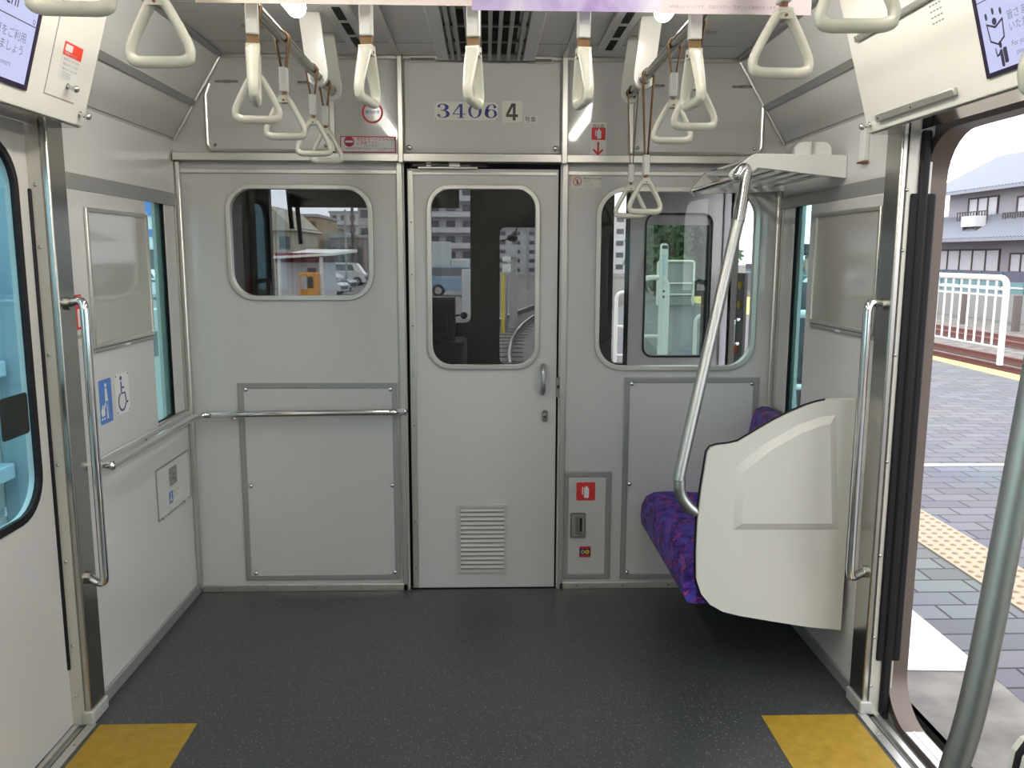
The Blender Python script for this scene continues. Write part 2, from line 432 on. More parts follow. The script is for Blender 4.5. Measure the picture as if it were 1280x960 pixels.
# trims
def trim(i, m, fn, bevel=.002):
    b = MB(END); fn(b); return struct(b.build('trim_%d' % i, m, bevel=bevel))
trim(1, ALU, lambda b: b.box(-1.275, -.348, 1.886, 1.917, 0, .05))
trim(2, ALU, lambda b: b.box(-.328, .330, 1.886, 1.919, 0, .05))
trim(3, ALU, lambda b: b.box(.353, 1.275, 1.886, 1.917, 0, .05))
trim(4, ALU, lambda b: b.box(-.348, -.328, 1.882, ZC, 0, .054))
trim(5, ALU, lambda b: b.box(.330, .353, 1.882, ZC, 0, .054))
trim(6, ALU, lambda b: b.box(-1.275, -.362, 1.838, 1.856, 0, .008))
trim(7, ALU, lambda b: b.box(.362, 1.275, 1.838, 1.856, 0, .008))
trim(8, ALU, lambda b: b.box(-.362, -.338, 0.0, 1.886, 0, .012))
trim(9, ALU, lambda b: b.box(.338, .362, 0.0, 1.886, 0, .012))
trim(10, ALU, lambda b: b.box(-1.07, 1.07, ZC-.014, ZC, 0.01, .03))
for i, (x0, x1) in enumerate(((-1.262,-.34),(.345,1.262))):
    b = MB(END); b.box(x0, x1, 0, .03, 0, .012); k = struct(b.build('baseboard_%s' % ('end_left','end_right')[i], ALU, bevel=.002))
    screws(k, [(x0+.08+j*.21, .016) for j in range(4)], END, .0045, .012, m=STEEL)
for sgn, nm in ((-1,'left'), (1,'right')):
    b = MB(); x = sgn*1.28
    b.box(min(x, x-sgn*.012), max(x, x-sgn*.012), -.98, 0, 0, .045); struct(b.build('baseboard_%s' % nm, ALUG, bevel=.002))
    b = MB(); b.box(min(x, x-sgn*.012), max(x, x-sgn*.012), YB, Y1-.1, 0, .045); struct(b.build('baseboard_%s_rear' % nm, ALUG))
    # corner post strip between side wall and bulkhead
    b = MB(); b.box(min(x, x-sgn*.022), max(x, x-sgn*.022), -.022, 0, .02, 1.886); struct(b.build('trim_corner_%s' % nm, ALU, bevel=.006))
    # grey band above the windows, band across the cant panel, ceiling joint
    b = MB(); b.box(min(x, x-sgn*.006), max(x, x-sgn*.006), -.98, -.025, 1.70, 1.752); struct(b.build('trim_band_%s' % nm, ALUG, bevel=.001))
    d = Vector((-sgn*.215, 0, .345)).normalized(); n = Vector((-sgn*d.z, 0, -abs(d.x)))
    p = Vector((sgn*1.28, 0, 1.965)) + d*.165
    b = MB(); q = [p, p+d*.026, p+d*.026+n*.007, p+n*.007]; b.extrude([(t.x,t.z) for t in q], YB, -.02); struct(b.build('trim_cant_%s' % nm, ALUG))
    b = MB(); b.box(min(sgn*1.09, sgn*1.05), max(sgn*1.09, sgn*1.05), YB, -.06, ZC-.014, ZC); struct(b.build('trim_ceiling_%s' % nm, ALUG, bevel=.003))
    b = MB(); c0 = p - d*.155; q = [c0, c0+d*.004, c0+d*.004+n*.002, c0+n*.002]; b.extrude([(t.x,t.z) for t in q], YB, -.0); struct(b.build('trim_joint_%s' % nm, GREYINK))
    # strip where bulkhead and cant meet
    e0 = Vector((sgn*1.275, -.02, 1.968)); e1 = Vector((sgn*1.068, -.02, ZC-.005))
    b = MB(); b.tube([e0, e1], .008, 8); struct(b.build('trim_edge_%s' % nm, ALU))
    # waist band below the window with the sill ledge
    b = MB(); b.box(min(x, x-sgn*.010), max(x, x-sgn*.010), -.98, -.02, .785, .83); struct(b.build('trim_waist_%s' % nm, PANELW, bevel=.003))
    # overlay panel in front of the door pocket
    b = MB(); b.box(min(x, x-sgn*.009), max(x, x-sgn*.009), -.975, -.365, .83, 1.70); struct(b.build('trim_pocket_panel_%s' % nm, PANELW, bevel=.003))
    # door posts, both sides of the bay
    for (ya, yb, w) in ((Y0, -.98, ''), (Y1-.10, Y1, '_rear')):
        pt = thing('trim_post_%s%s' % (nm, w), None, None, (x, ya, 0)); struct(pt)
        b = MB(); b.box(min(x-sgn*.022, x+sgn*.0), max(x-sgn*.022, x+sgn*.0), ya, yb, .0, 1.885); b.build('cover', STEEL, pt, bevel=.006, seg=3)
        yr = ya if w == '' else yb; ys = (yr-.004, yr) if w == '' else (yr, yr+.004)
        b = MB(); b.box(min(x, x+sgn*.052), max(x, x+sgn*.052), ys[0], ys[1], 0, 1.885); b.box(min(x, x+sgn*.075), max(x, x+sgn*.075), *(((yr, yr+.03)) if w == '' else (yr-.03, yr)), 0, 1.9); b.build('reveal_plate', mat('warm_plate', (.55,.53,.47), .35, .35), pt)
        if w == '':
            for z in (.10, .27, .55, .86, 1.2, 1.52, 1.70):
                q = MB(); q.ball((x+sgn*(.020 if sgn < 0 else .002), yr-.004, z), .0055, 1, .6, 1, 10, 6); q.build('screw', STEEL, pt)
            q = MB(); z0, z1 = .19, 1.69; a = x+sgn*(.030 if sgn < 0 else .012); q.box(min(a, x+sgn*(.054 if sgn < 0 else .072)), max(a, x+sgn*(.054 if sgn < 0 else .072)), yr-.012, yr, z0, z1); q.build('rubber_strip', RUBBER, pt, bevel=.006, seg=3)
            q = MB(); q.box(min(x-sgn*.03, x+sgn*.012), max(x-sgn*.03, x+sgn*.012), ya-.006, yb+.004, 0, .045); q.build('foot_cap', mat('grey_cast_cap', (.50,.50,.48), .4, .2), pt, bevel=.006, seg=3)

# door sills and yellow floor markings
for sgn, nm in ((-1,'left'), (1,'right')):
    b = MB(); L = lambda a, c, z0, z1, m=0: (b.mtl(m), b.box(min(sgn*a, sgn*c), max(sgn*a, sgn*c), Y1, Y0, z0, z1))
    L(1.245, 1.272, -.02, .003); L(1.272, 1.30, -.03, -.012, 1); L(1.30, 1.318, -.03, .0); L(1.318, 1.352, -.03, -.02, 1); L(1.352, 1.405, -.05, .002)
    b.mtl(2); b.box(min(sgn*1.346,sgn*1.402), max(sgn*1.346,sgn*1.402), Y1+.14, Y0-.125, .0045, .0085); b.box(min(sgn*1.368,sgn*1.374), max(sgn*1.368,sgn*1.374), Y1+.14, Y0-.125, .0085, .011)
    for k in range(5): b.mtl(1); b.ball((sgn*1.258, Y0-.12-k*.22, .003), .006, 1, 1, .3, 8, 4)
    struct(b.build('floor_sill_%s' % nm, [ALU, ALUG, WHITE]))
    b = MB(); b.box(min(sgn*.922, sgn*1.232), max(sgn*.922, sgn*1.232), Y1, -1.085, 0, .0015)
    tag(b.build('floor_marking', YELLOW), 'yellow floor sheet inside the %s' % ('closed left doors' if sgn < 0 else 'open right doorway'), 'floor marking', 'yellow sheets at the side doors')

# ---------------------------------------------------------- door_1 : cab door
d = thing('door_1', None, None, (0,0,0)); struct(d, 'grey sliding door to the driving cab with tall window')
b = MB(END); b.plate([[(-.318,.006),(.322,.006),(.322,1.862),(-.318,1.862)], rr(-.222,.228,1.026,1.781,.085)], -.035, -.004); b.build('leaf', PANELM, d)
b = MB(END); b.ring(rr(-.238,.244,1.010,1.797,.10), rr(-.219,.225,1.029,1.778,.082), -.02, .010); b.build('window_frame', ALU, d, bevel=.004, seg=3)
b = MB(END); b.box(-.226, .232, 1.02, 1.79, -.022, -.018); b.build('glass', G_CAB, d)
b = MB(END); b.plate([[(-.36,0),(.36,0),(.36,1.90),(-.36,1.90)],[(-.29,.03),(.29,.03),(.29,1.84),(-.29,1.84)]], -.06, -.037); b.build('gap_light_block', GAPSHADE, d)  # dark frame added behind the leaf to block cab light in the gaps
b = MB(END); b.box(-.316, -.292, .01, 1.855, -.004, .004); b.build('hinge_strip', ALU, d, bevel=.002)
screws(d, [(-.304, .1+.22*k) for k in range(9)], END, .0035, .004, m=STEEL)
b = MB(END)
b.frame(-.117, .108, .078, .397, .014, -.004, .004)
for k in range(14):
    z = .098+k*.0205
    b.add([(-.104,z,.001),(.095,z,.001),(.095,z+.017,-.008),(-.104,z+.017,-.008),(-.104,z-.002,-.004),(.095,z-.002,-.004)], [(0,1,2,3),(0,4,5,1)])
b.box(-.104,.095,.09,.386,-.012,-.009); b.build('vent_grille', mat('vent_paint', (.50,.50,.47), .35), d)
b = MB(END)
for k in range(15): b.box(-.104, .095, .0945+k*.0205, .0970+k*.0205, -.008, .0012)
b.build('slat_shade', mat('slat_shade_grey', (.11,.11,.11), .6), d)  # dark strips paint the shade between the slats
p = [(.262,.905,0),(.262,.912,.022),(.262,.93,.036),(.262,.965,.040),(.262,1.0,.036),(.262,1.018,.022),(.262,1.026,0)]
b = MB(END); b.tube(smooth_path(p), .0105, 12, flat=None); b.build('handle', SATINP, d)
b = MB(END); b.plate([rr(.262,.285,.775,.828,.011)], 0, .006); b.tube([(.2735,.800,.004),(.2735,.800,.016)], .011, 16); b.mtl(1); b.plate([circ(.2735,.800,.004,10)], .016, .0165); b.build('lock', [CHROME, BLACK], d)
b = MB(END); b.box(.322, .345, .885, .975, -.006, .006); b.mtl(1); b.box(.325, .336, .925, .94, .006, .0065); b.build('latch_keeper', [STEEL, BLACK], d)
b = MB(END)
b.box(-.30, .02, 1.868, 1.884, -.02, .012); b.mtl(1); b.box(-.27, -.02, 1.862, 1.868, -.01, .016)
b.mtl(2); b.tube([(-.29,1.874,.018),(-.20,1.878,.022),(-.05,1.876,.018)], .006, 8); b.mtl(3); b.box(-.14,-.095,1.868,1.884,.012,.026); b.box(-.235,-.215,1.868,1.888,.012,.026)
b.build('door_closer', [BLACK, ALU, STEEL, WHITE], d)
b = MB(END); b.plate([[(-.292,1.838),(.315,1.838),(.315,1.85),(.03,1.85),(.03,1.846),(-.292,1.846)]], -.004, .003); b.build('top_rail', ALU, d)

# bulkhead windows
for nm, (x0,x1,z0,z1,r), lab in (('window_1', (-1.082,-.466,1.309,1.793,.112), 'wide rounded window left of the cab door'), ('window_2', (.487,1.191,1.005,1.792,.122), 'tall rounded window right of the cab door')):
    w = thing(nm, None, None, (x0,0,z0)); struct(w, lab)
    b = MB(END); b.ring(rr(x0,x1,z0,z1,r), rr(x0+.019,x1-.019,z0+.019,z1-.019,r-.018), -.025, .012); b.build('window_frame', ALU, w, bevel=.004, seg=3)
    b = MB(END); b.box(x0+.008, x1-.008, z0+.008, z1-.008, -.022, -.018); b.build('glass', G_CAB, w)

# screwed cover panels on the bulkhead
def cover(label, x0, x1, z0, z1, mids, name='cover_panel'):
    t = thing(name, label, 'panel', ((x0+x1)/2, 0, z0))
    b = MB(END); b.box(x0+.012, x1-.012, z0+.012, z1-.012, 0, .005); b.build('panel', PANEL, t)
    b = MB(END); b.frame(x0, x1, z0, z1, .026, 0, .0075); b.build('edge_frame', ALUG, t, bevel=.003)
    return t
t = cover('grey screwed panel behind the wheelchair rail left of the cab door', -1.066, -.372, .05, .951, 3)
screws(t, [(-1.032,.922),(-.405,.922),(-1.028,.49),(-.404,.49),(-1.022,.085),(-.40,.085)], END, .011, .005)
t = cover('grey screwed panel behind the purple bench', .622, 1.222, .042, .974, 3)
screws(t, [(.655,.945),(1.19,.945),(.655,.49),(.655,.075),(1.19,.075)], END, .011, .005)
t = cover('narrow extinguisher cupboard cover right of the cab door', .358, .575, .044, .548, 0, 'extinguisher_cover')
b = MB(END); b.plate([rr(.392,.461,.242,.358,.006)], .005, .010); b.mtl(1); b.plate([rr(.400,.453,.25,.35,.004)], .0101, .0105); b.mtl(2); b.box(.434,.446,.27,.335,.0105,.0108); b.mtl(0); b.box(.416,.434,.262,.34,.0105,.014); b.box(.422,.446,.258,.266,.0105,.016)
b.build('latch', [STEEL, ALUG, BLACK], t)

# access hatches of the upper bulkhead
t = thing('access_hatch', 'grey hatch with car number above the cab door', 'panel', (0,0,1.92))
b = MB(END); b.box(-.322, .324, 1.924, 2.29, .012, .018); b.build('panel', PANEL, t, bevel=.002)
for x in (-.305, .305):
    b = MB(END); b.cyl((x,1.945,.018),(x,1.945,.026),.008,12); b.ball((x,1.945,.028),.011,1,1,.7,12,8); b.build('knob', CHROME, t)
for x in (-.245, .235):
    b = MB(END); b.box(x-.055, x+.055, 2.283, 2.297, .018, .024); b.cyl((x-.05,2.297,.026),(x+.05,2.297,.026),.006,10); b.build('hinge', STEEL, t)
def hatch(label, sgn):
    def X(x): return -x if sgn < 0 else x
    xo, xi = (1.137, .622) if sgn < 0 else (1.178, .622)
    t = thing('access_hatch', label, 'panel', (X((xo+xi)/2),0,1.925), None)
    L = [(X(xi),1.93),(X(xo-.012),1.93),(X(xo),1.96),(X(xo),2.15),(X(xo-.02),2.20),(X(xi),2.20)]
    if sgn < 0: L = L[::-1]
    b = MB(END); b.plate([L], .012, .017); b.build('panel', PANEL, t)
    b = MB(END); b.tube([(X(xi),1.928,.015),(X(xo-.015),1.928,.015),(X(xo),1.955,.015),(X(xo),2.15,.015),(X(xo-.018),2.195,.015)], .0085, 8); b.build('edge_frame', ALU, t)
    if True:
        b = MB(END); b.box(X(xi)-.01, X(xi)+.01, 1.925, 2.22, .012, .026); b.build('edge_frame', ALU, t, bevel=.003)
    for x in (xi+.09, xo-.09):
        b = MB(END); b.box(X(x)-.045, X(x)+.045, 2.198, 2.206, .012, .02); b.cyl((X(x)-.045,2.202,.021),(X(x)+.045,2.202,.021),.005,8); b.cyl((X(x)-.012,2.202,.021),(X(x)+.012,2.202,.021),.0065,8); b.build('hinge', STEEL, t)
    screws(t, [(X(xo-.03),1.95),(X(xi+.03),1.95)], END, .008, .017, m=STEEL)
    return t
hatch('grey hatch above the left bulkhead window', -1); hatch('grey hatch above the luggage rack', 1)

# ------------------------------------------------------- signs on the bulkhead
def sign(name, label, fr, parts, mats, cat='sign', group=None):
    b = MB(fr); parts(b); return tag(b.build(name, mats), label, cat, group)
def R(b, a0, a1, b0, b1, c, m, r=0.): b.mtl(m); b.plate([rr(a0,a1,b0,b1,r,4) if r else [(a0,b0),(a1,b0),(a1,b1),(a0,b1)]], c-.0008, c)
def digits(b, x, z, w, h, txt, c):
    """high-contrast roman numerals"""
    for k, ch in enumerate(txt):
        X = x+k*w*1.16
        P = lambda L: [(X+p[0]*w, z+p[1]*h) for p in L]
        el = lambda cx, cy, rx, ry, n=28, t0=0, t1=2*PI: [(cx+rx*math.cos(t0+(t1-t0)*i/n), cy+ry*math.sin(t0+(t1-t0)*i/n)) for i in range(n+(1 if t1-t0 < 6.2 else 0))]
        def crescent(cx, cy, rx, ry, ix, iy, icx, t0, t1):
            o = el(cx,cy,rx,ry,20,t0,t1); i = el(icx,cy,ix,iy,20,t0,t1); b.plate([P(o+i[::-1])], c, c+.0004)
        if ch == '0': b.plate([P(el(.5,.5,.5,.5)), P(el(.5,.5,.29,.455))], c, c+.0004)
        if ch == '6':
            b.plate([P(el(.52,.32,.46,.32)), P(el(.55,.32,.22,.275))], c, c+.0004)
            o = [(.06,.34),(.08,.55),(.17,.76),(.34,.93),(.58,1.0),(.80,.96),(.92,.84),(.90,.74),(.80,.70),(.70,.76),(.72,.86),(.66,.94),(.54,.95),(.42,.86),(.34,.70),(.31,.50),(.32,.34)]
            b.plate([P(o)], c, c+.0004)
        if ch == '4':
            b.plate([P([(.52,1.0),(.74,1.0),(.74,.30),(.98,.30),(.98,.245),(.74,.245),(.74,.04),(.90,.04),(.90,0),(.38,0),(.38,.04),(.53,.04),(.53,.245),(0,.245),(0,.29)]), P([(.53,.84),(.08,.30),(.53,.30)])], c, c+.0004)
        if ch == '3':
            o = [(.04,.84),(.10,.93),(.28,1.0),(.50,1.0),(.72,.96),(.86,.86),(.88,.74),(.82,.62),(.66,.54),(.84,.47),(.95,.36),(.95,.24),(.86,.10),(.66,.02),(.42,0),(.18,.04),(.04,.15),(.05,.25),(.16,.28),(.24,.21),(.20,.12),(.30,.06),(.46,.05),(.60,.10),(.68,.20),(.68,.36),(.60,.47),(.46,.51),(.30,.515),(.30,.555),(.44,.56),(.56,.62),(.61,.73),(.59,.86),(.48,.95),(.32,.95),(.22,.89),(.26,.80),(.20,.74),(.08,.76)]
            b.plate([P(o)], c, c+.0004)
S0 = .0188   # front of the centre hatch
def f(b):
    R(b, -.199,.064,2.058,2.130,S0,0); b.mtl(1); digits(b, -.189, 2.066, .056, .056, '3406', S0)
    for (x,z) in ((-.195,2.126),(-.195,2.062),(.060,2.062),(.060,2.126)): b.plate([circ(x,z,.0025,8)], S0, S0+.0006)
sign('number_plate', 'white plate reading 3406 in blue roman numerals', END, f, [CREAMP, NAVY])
def f(b):
    R(b, .081,.166,2.050,2.136,S0,0,.008); b.mtl(1)
    X = lambda p: (.098+p[0]*.05, 2.058+p[1]*.068)
    b.plate([[X(p) for p in ((.45,1),(.80,1),(.80,.36),(1,.36),(1,.20),(.80,.20),(.80,0),(.56,0),(.56,.20),(0,.20),(0,.36))], [X(p) for p in ((.56,.80),(.24,.36),(.56,.36))]], S0, S0+.0004)
sign('number_plate', 'cream square plate with a dark figure 4', END, f, [CREAMP, mat('charcoal_print', (.06,.055,.055), .5)])
def f(b): R(b, .172,.227,2.048,2.075,S0,0); b.mtl(1); b.text('号車', .175, 2.0535, .0245, S0+.0006)
sign('number_plate', 'tiny white plate with two dark kanji right of the figure 4', END, f, [CREAMP, INK])
S1 = .0135
e = lambda u, v: (lambda p: (p.x, p.z))(at(u, v, 1, -.014))
def f(b):
    (x0,z1), (x1,z0) = e(425,170), e(495,191)
    R(b, x0,x1,z0,z1,S1,1,.004); R(b, x0+.004,x1-.004,z0+.004,z1-.004,S1+.0005,0,.003)
    b.mtl(1); cx, cz = x0+.037, z0+.044; b.plate([circ(cx,cz,.021)], S1+.0005, S1+.001); R(b, cx-.016,cx+.016,cz-.004,cz+.004,S1+.0018,0)
    b.mtl(2); b.text('乗務員室への立ち入りは', x0+.068, z0+.050, .0148, S1+.001); b.text('ご遠慮下さい。', x0+.068, z0+.035, .0148, S1+.001)
    b.mtl(3); b.text('STAFF ONLY', x0+.098, z0+.024, .011, S1+.001); b.text('乗務員室内を撮影する場合はフラッシュを使用しないで', x0+.02, z0+.0135, .0083, S1+.001)
    b.text('ください。', x0+.15, z0+.006, .008, S1+.001)
sign('no_entry_sign', 'white sign edged in red with a round no entry mark', END, f, [WHITE, DRED, RED, GREYINK])
def f(b):
    (x0,z1), (x1,z0) = e(447,121), e(484,160); R(b, x0,x1,z0,z1,S1,0); cx, cz = (x0+x1)/2, (z0+z1)/2
    b.mtl(1); b.plate([circ(cx,cz,.044), circ(cx,cz,.036)], S1, S1+.0005)
    b.mtl(2); b.text('車内禁煙', cx, cz-.004, .015, S1+.0006, 'CENTER')
sign('round_mark_sticker', 'square sticker with a red ring above the red edged sign', END, f, [mat('clear_film', (.56,.55,.53), .2, coat=.5), RED, BLUE], 'sticker')
def f(b):
    (x0,z1), (x1,z0) = e(738,153), e(757.5,197); R(b, x0,x1,z0,z1,S1,0); w = x1-x0
    b.mtl(2); b.text('消火器', (x0+x1)/2, z1-.020, .0165, S1+.0006, 'CENTER')
    R(b, x0+.006,x1-.004,z0+.072,z0+.122,S1+.0006,1)
    cx = (x0+x1)/2; R(b, cx-.006,cx+.012,z0+.077,z0+.110,S1+.0012,0,.003); R(b, cx-.001,cx+.006,z0+.110,z0+.117,S1+.0012,0); R(b, cx-.013,cx-.009,z0+.088,z0+.112,S1+.0012,0)
    b.mtl(1); b.plate([[(cx-.004,z0+.064),(cx-.004,z0+.022),(cx-.017,z0+.036),(cx-.022,z0+.030),(cx,z0+.008),(cx+.022,z0+.030),(cx+.017,z0+.036),(cx+.004,z0+.022),(cx+.004,z0+.064)]], S1, S1+.0008)
sign('extinguisher_sign', 'tall white sticker with red extinguisher and downward arrow', END, f, [WHITE, RED, INK], 'sticker')
e0 = lambda u, v: (lambda p: (p.x, p.z))(at(u, v, 1, 0))
def f(b):
    (x0,z1), (x1,z0) = e0(714.5,219.5), e0(751,234.5); R(b, x0,x1,z0,z1,.001,0)
    cx, cz = x0+.025, (z0+z1)/2; b.mtl(1); b.plate([circ(cx,cz,.0185), circ(cx,cz,.0155)], .001, .0016)
    b.mtl(2); b.plate([circ(cx,cz+.007,.003,10)], .001, .0015); b.plate([[(cx-.004,cz+.003),(cx+.004,cz+.003),(cx+.003,cz-.012),(cx-.003,cz-.012)]], .001, .0015)
    b.mtl(1); b.plate([[(cx-.012,cz+.010),(cx-.010,cz+.012),(cx+.012,cz-.010),(cx+.010,cz-.012)]], .0016, .002)
    b.mtl(2); b.text('関係者以外 立入禁止', x0+.05, z0+.034, .0085, .0016); b.mtl(3); b.text('運転室扉', x0+.05, z0+.024, .007, .0016); b.text('Keep out of', x0+.05, z0+.015, .007, .0016); b.text('the driving cab', x0+.05, z0+.007, .007, .0016)
sign('small_notice', 'small white notice with red ring above the right bulkhead window', END, f, [CREAMP, DRED, INK, GREYINK], 'sticker')
def f(b):
    (x0,z1), (x1,z0) = e0(720.5,602.5), e0(743.5,625); R(b, x0,x1,z0,z1,.0065,0,.004); cx = (x0+x1)/2
    R(b, cx-.008,cx+.014,z0+.012,z0+.058,.007,1,.004); R(b, cx-.002,cx+.008,z0+.058,z0+.066,.007,1); R(b, cx-.016,cx-.008,z0+.058,z0+.062,.007,1); R(b, cx-.017,cx-.012,z0+.028,z0+.060,.007,1)
    b.mtl(2); b.plate([circ(x0+.006,(z0+z1)/2,.003,8)], .0065, .008); b.plate([circ(x1-.006,(z0+z1)/2,.003,8)], .0065, .008)
sign('extinguisher_sign', 'square red extinguisher plate on the narrow cupboard cover', END, f, [RED, WHITE, STEEL])
def f(b):
    (x0,z1), (x1,z0) = e0(724,682.5), e0(738,696); R(b, x0,x1,z0,z1,.0062,0,.003); R(b, x0+.001,x1-.001,z0+.012,z1-.010,.0066,1)
    b.mtl(3); b.plate([circ(x0+.016,(z0+z1)/2,.010,14)], .0066, .007); b.mtl(2); b.plate([circ(x1-.016,(z0+z1)/2,.010,14)], .0066, .007); b.mtl(1); b.plate([circ(x1-.016,(z0+z1)/2,.004,10)], .007, .0074); b.plate([circ(x0+.016,(z0+z1)/2,.004,10)], .007, .0074)
sign('caution_sticker', 'small red sticker with two round marks below the cupboard latch', END, f, [DRED, INK, YELLOWP, GREYINK], 'sticker')

# ---------------------------------------------------------------- handrail
t = thing('wheelchair_rail', 'chrome rail running along the left wall and round onto the bulkhead', 'handrail', (-1.2,-.4,.8))
p = fillet([(-1.222,-.90,.812),(-1.222,-.065,.822),(-.375,-.065,.832),(-.350,-.008,.822)], .07, 7)
b = MB(); b.tube([p[0]+Vector((0,0,0))]+p[1:], .0145, 14); b.build('rail', CHROME, t)
b = MB(); b.tube([(-1.272,-.90,.812),(-1.222,-.90,.812)], .017, 14); b.ball((-1.222,-.90,.812), .017); b.tube([(-1.2699,-.90,.812),(-1.2649,-.90,.812)], .030, 18); b.build('end_flange', CHROME, t)
for (q0, q1) in (((-1.085,-.065,.825),(-1.085,-.006,.800)), ((-1.225,-.50,.815),(-1.271,-.50,.80))):
    b = MB(); b.tube(smooth_path([q0, (Vector(q0)+Vector(q1))/2+Vector((0,0,-.015)), q1]), .006, 8); b.tube([Vector(q1), Vector(q1)+(Vector(q0)-Vector(q1)).normalized()*.006], .014, 12); b.build('bracket', CHROME, t)
b = MB(); b.tube([(-.350,-.012,.822),(-.350,-.0005,.822)], .020, 14); b.build('end_flange', CHROME, t)

# ------------------------------------------------------------- grab handles
def grab(x, y, sgn, label):
    t = thing('grab_bar', label, 'grab bar', (x,y,.46), 'vertical grab handles beside the side doors')
    p = fillet([(sgn*1.258, y+.03, 1.352),(x, y, 1.368),(x, y, .462),(sgn*1.258, y+.03, .478)], .035, 5)
    b = MB(); b.tube(p, .0135, 12); b.build('bar', CHROME, t)
    for z in (1.352, .478):
        b = MB(); b.tube([(sgn*1.2585, y+.03, z),(sgn*1.248, y+.03, z)], .020, 14); b.build('flange', STEEL, t)
grab(-1.195, -1.06, -1, 'chrome vertical grab handle on the left door post')
grab(1.195, -1.065, 1, 'chrome vertical grab handle on the right door post')

# ------------------------------------------------------------- left wall items
def adframe(fr, sgn, label):
    A = (lambda y: y) if sgn < 0 else (lambda y: -y)
    a0, a1 = sorted((A(-.862), A(-.372)))
    if sgn > 0: a0, a1 = .43, .965
    z0, z1 = (1.195, 1.65) if sgn < 0 else (1.25, 1.662)
    t = thing('poster_frame', label, 'frame', fr((a0+a1)/2, z0, .009))
    b = MB(fr); b.frame(a0, a1, z0, z1, .014, .009, .020); b.build('frame', ALU, t, bevel=.003)
    b = MB(fr); b.box(a0+.012, a1-.012, z0+.012, z1-.012, .009, .013); b.build('clear_plate', mat('glossy_grey_plate', (.44,.43,.40), .08, coat=1, coat_r=.02), t)
    b = MB(fr); b.box(a0, a1, z0-.016, z0-.002, .009, .017); b.build('lower_rail', ALUG, t, bevel=.003)
    b = MB(fr); b.plate([rr((a0+a1)/2-.02,(a0+a1)/2+.02,z0-.013,z0-.006,.003)], .017, .020); b.build('catch', WHITE, t)
adframe(LEFT, -1, 'empty glossy poster frame on the left wall'); adframe(RIGHT, 1, 'empty glossy poster frame right of the narrow window')
Lp = lambda u, v: (lambda p: (p.y, p.z))(at(u, v, 0, -1.27))
CL = .0095
def f(b):
    (y0,z1), (y1,_), (_,z0) = Lp(119,481), Lp(138,474), Lp(138,524)
    z0, z1 = .935, 1.085; y0, y1 = -.845, -.752
    R(b, y0,y1,z0,z1,CL,0,.008); X = lambda p: (y0+p[0]*(y1-y0), z0+p[1]*(z1-z0)); b.mtl(1)
    b.plate([[X(q) for q in circ(.52,.86,.075,12,.05)]], CL, CL+.0006)
    b.plate([[X(q) for q in ((.46,.79),(.60,.79),(.66,.50),(.74,.14),(.86,.14),(.86,.10),(.64,.10),(.58,.46),(.52,.10),(.42,.10),(.48,.50),(.34,.42),(.30,.36),(.36,.34),(.44,.42))]], CL, CL+.0006)
    b.plate([[X(q) for q in circ(.22,.40,.05,10,.035)]], CL, CL+.0006)
    b.plate([[X(q) for q in ((.12,.36),(.34,.36),(.36,.22),(.30,.18),(.14,.18),(.08,.26))]], CL, CL+.0006)
    for q in ((.14,.12),(.32,.12)): b.plate([[X(k) for k in circ(q[0],q[1],.05,10,.03)]], CL, CL+.0006)
sign('pushchair_sticker', 'blue sticker with a white parent and pushchair', LEFT, f, [BLUE, WHITE], 'sticker')
def f(b):
    y0, y1, z0, z1 = -.722, -.612, .945, 1.088
    R(b, y0,y1,z0,z1,CL,0,.006); X = lambda p: (y0+p[0]*(y1-y0), z0+p[1]*(z1-z0)); b.mtl(1)
    b.plate([[X(q) for q in circ(.42,.88,.075,12,.055)]], CL, CL+.0006)
    b.tube([(*X((.42,.80)),CL),(*X((.42,.50)),CL),(*X((.66,.50)),CL),(*X((.74,.24)),CL),(*X((.86,.26)),CL)], .0045, 6, flat=[(.3,1)]*5, up=(0,0,1))
    b.tube([(*X((.42,.64)),CL),(*X((.62,.64)),CL)], .0035, 6, flat=[(.3,1)]*2, up=(0,0,1))
    arc = [(*X((.44+.26*math.cos(t), .30+.22*math.sin(t))),CL) for t in [2.0+i*.33 for i in range(13)]]
    b.tube(arc, .0042, 6, flat=[(.3,1)]*13, up=(0,0,1))
    for q in ((.06,.95),(.94,.95),(.06,.05),(.94,.05)): b.plate([circ(*X(q),.003,8)], CL, CL+.001)
sign('wheelchair_sticker', 'white plate with a blue wheelchair symbol', LEFT, f, [WHITE, NAVY], 'sticker')
def f(b):
    y0, y1, z0, z1 = -.925, -.875, .99, 1.27
    R(b, y0,y1,z0,z1,CL,0)
    b.mtl(1)
    for k in range(30):
        w = .018 if k % 5 == 0 else .011; z = z0+.06+k*.0065; b.plate([[(y1-w-.006,z),(y1-.006,z),(y1-.006,z+.0016),(y1-w-.006,z+.0016)]], CL, CL+.0005)
    b.mtl(2); b.plate([circ(y1-.018,z0+.032,.012,14)], CL, CL+.0005); b.text('注意', y0+.006, z1-.026, .013, CL+.0006)
sign('ruler_sticker', 'tall narrow sticker with ruler ticks behind the left grab handle', LEFT, f, [CREAMP, INK, RED], 'sticker')
def f(b):
    y0, y1, z0, z1 = -.968, -.918, 1.215, 1.375
    R(b, y0,y1,z0,z1,CL,0); R(b, y0,y1,z0+.05,z1,CL+.0005,1)
    b.mtl(2); b.text('SOS', y0+.004, z1-.030, .022, CL+.001, sx=.9); R(b, y0+.018,y1-.016,z0+.058,z0+.115,CL+.001,2,.004)
    b.mtl(3); b.text('通報器', y0+.004, z0+.022, .014, CL+.001)
sign('emergency_sticker', 'red and white emergency sticker at the left door post', LEFT, f, [CREAMP, RED, WHITE, INK], 'sticker')
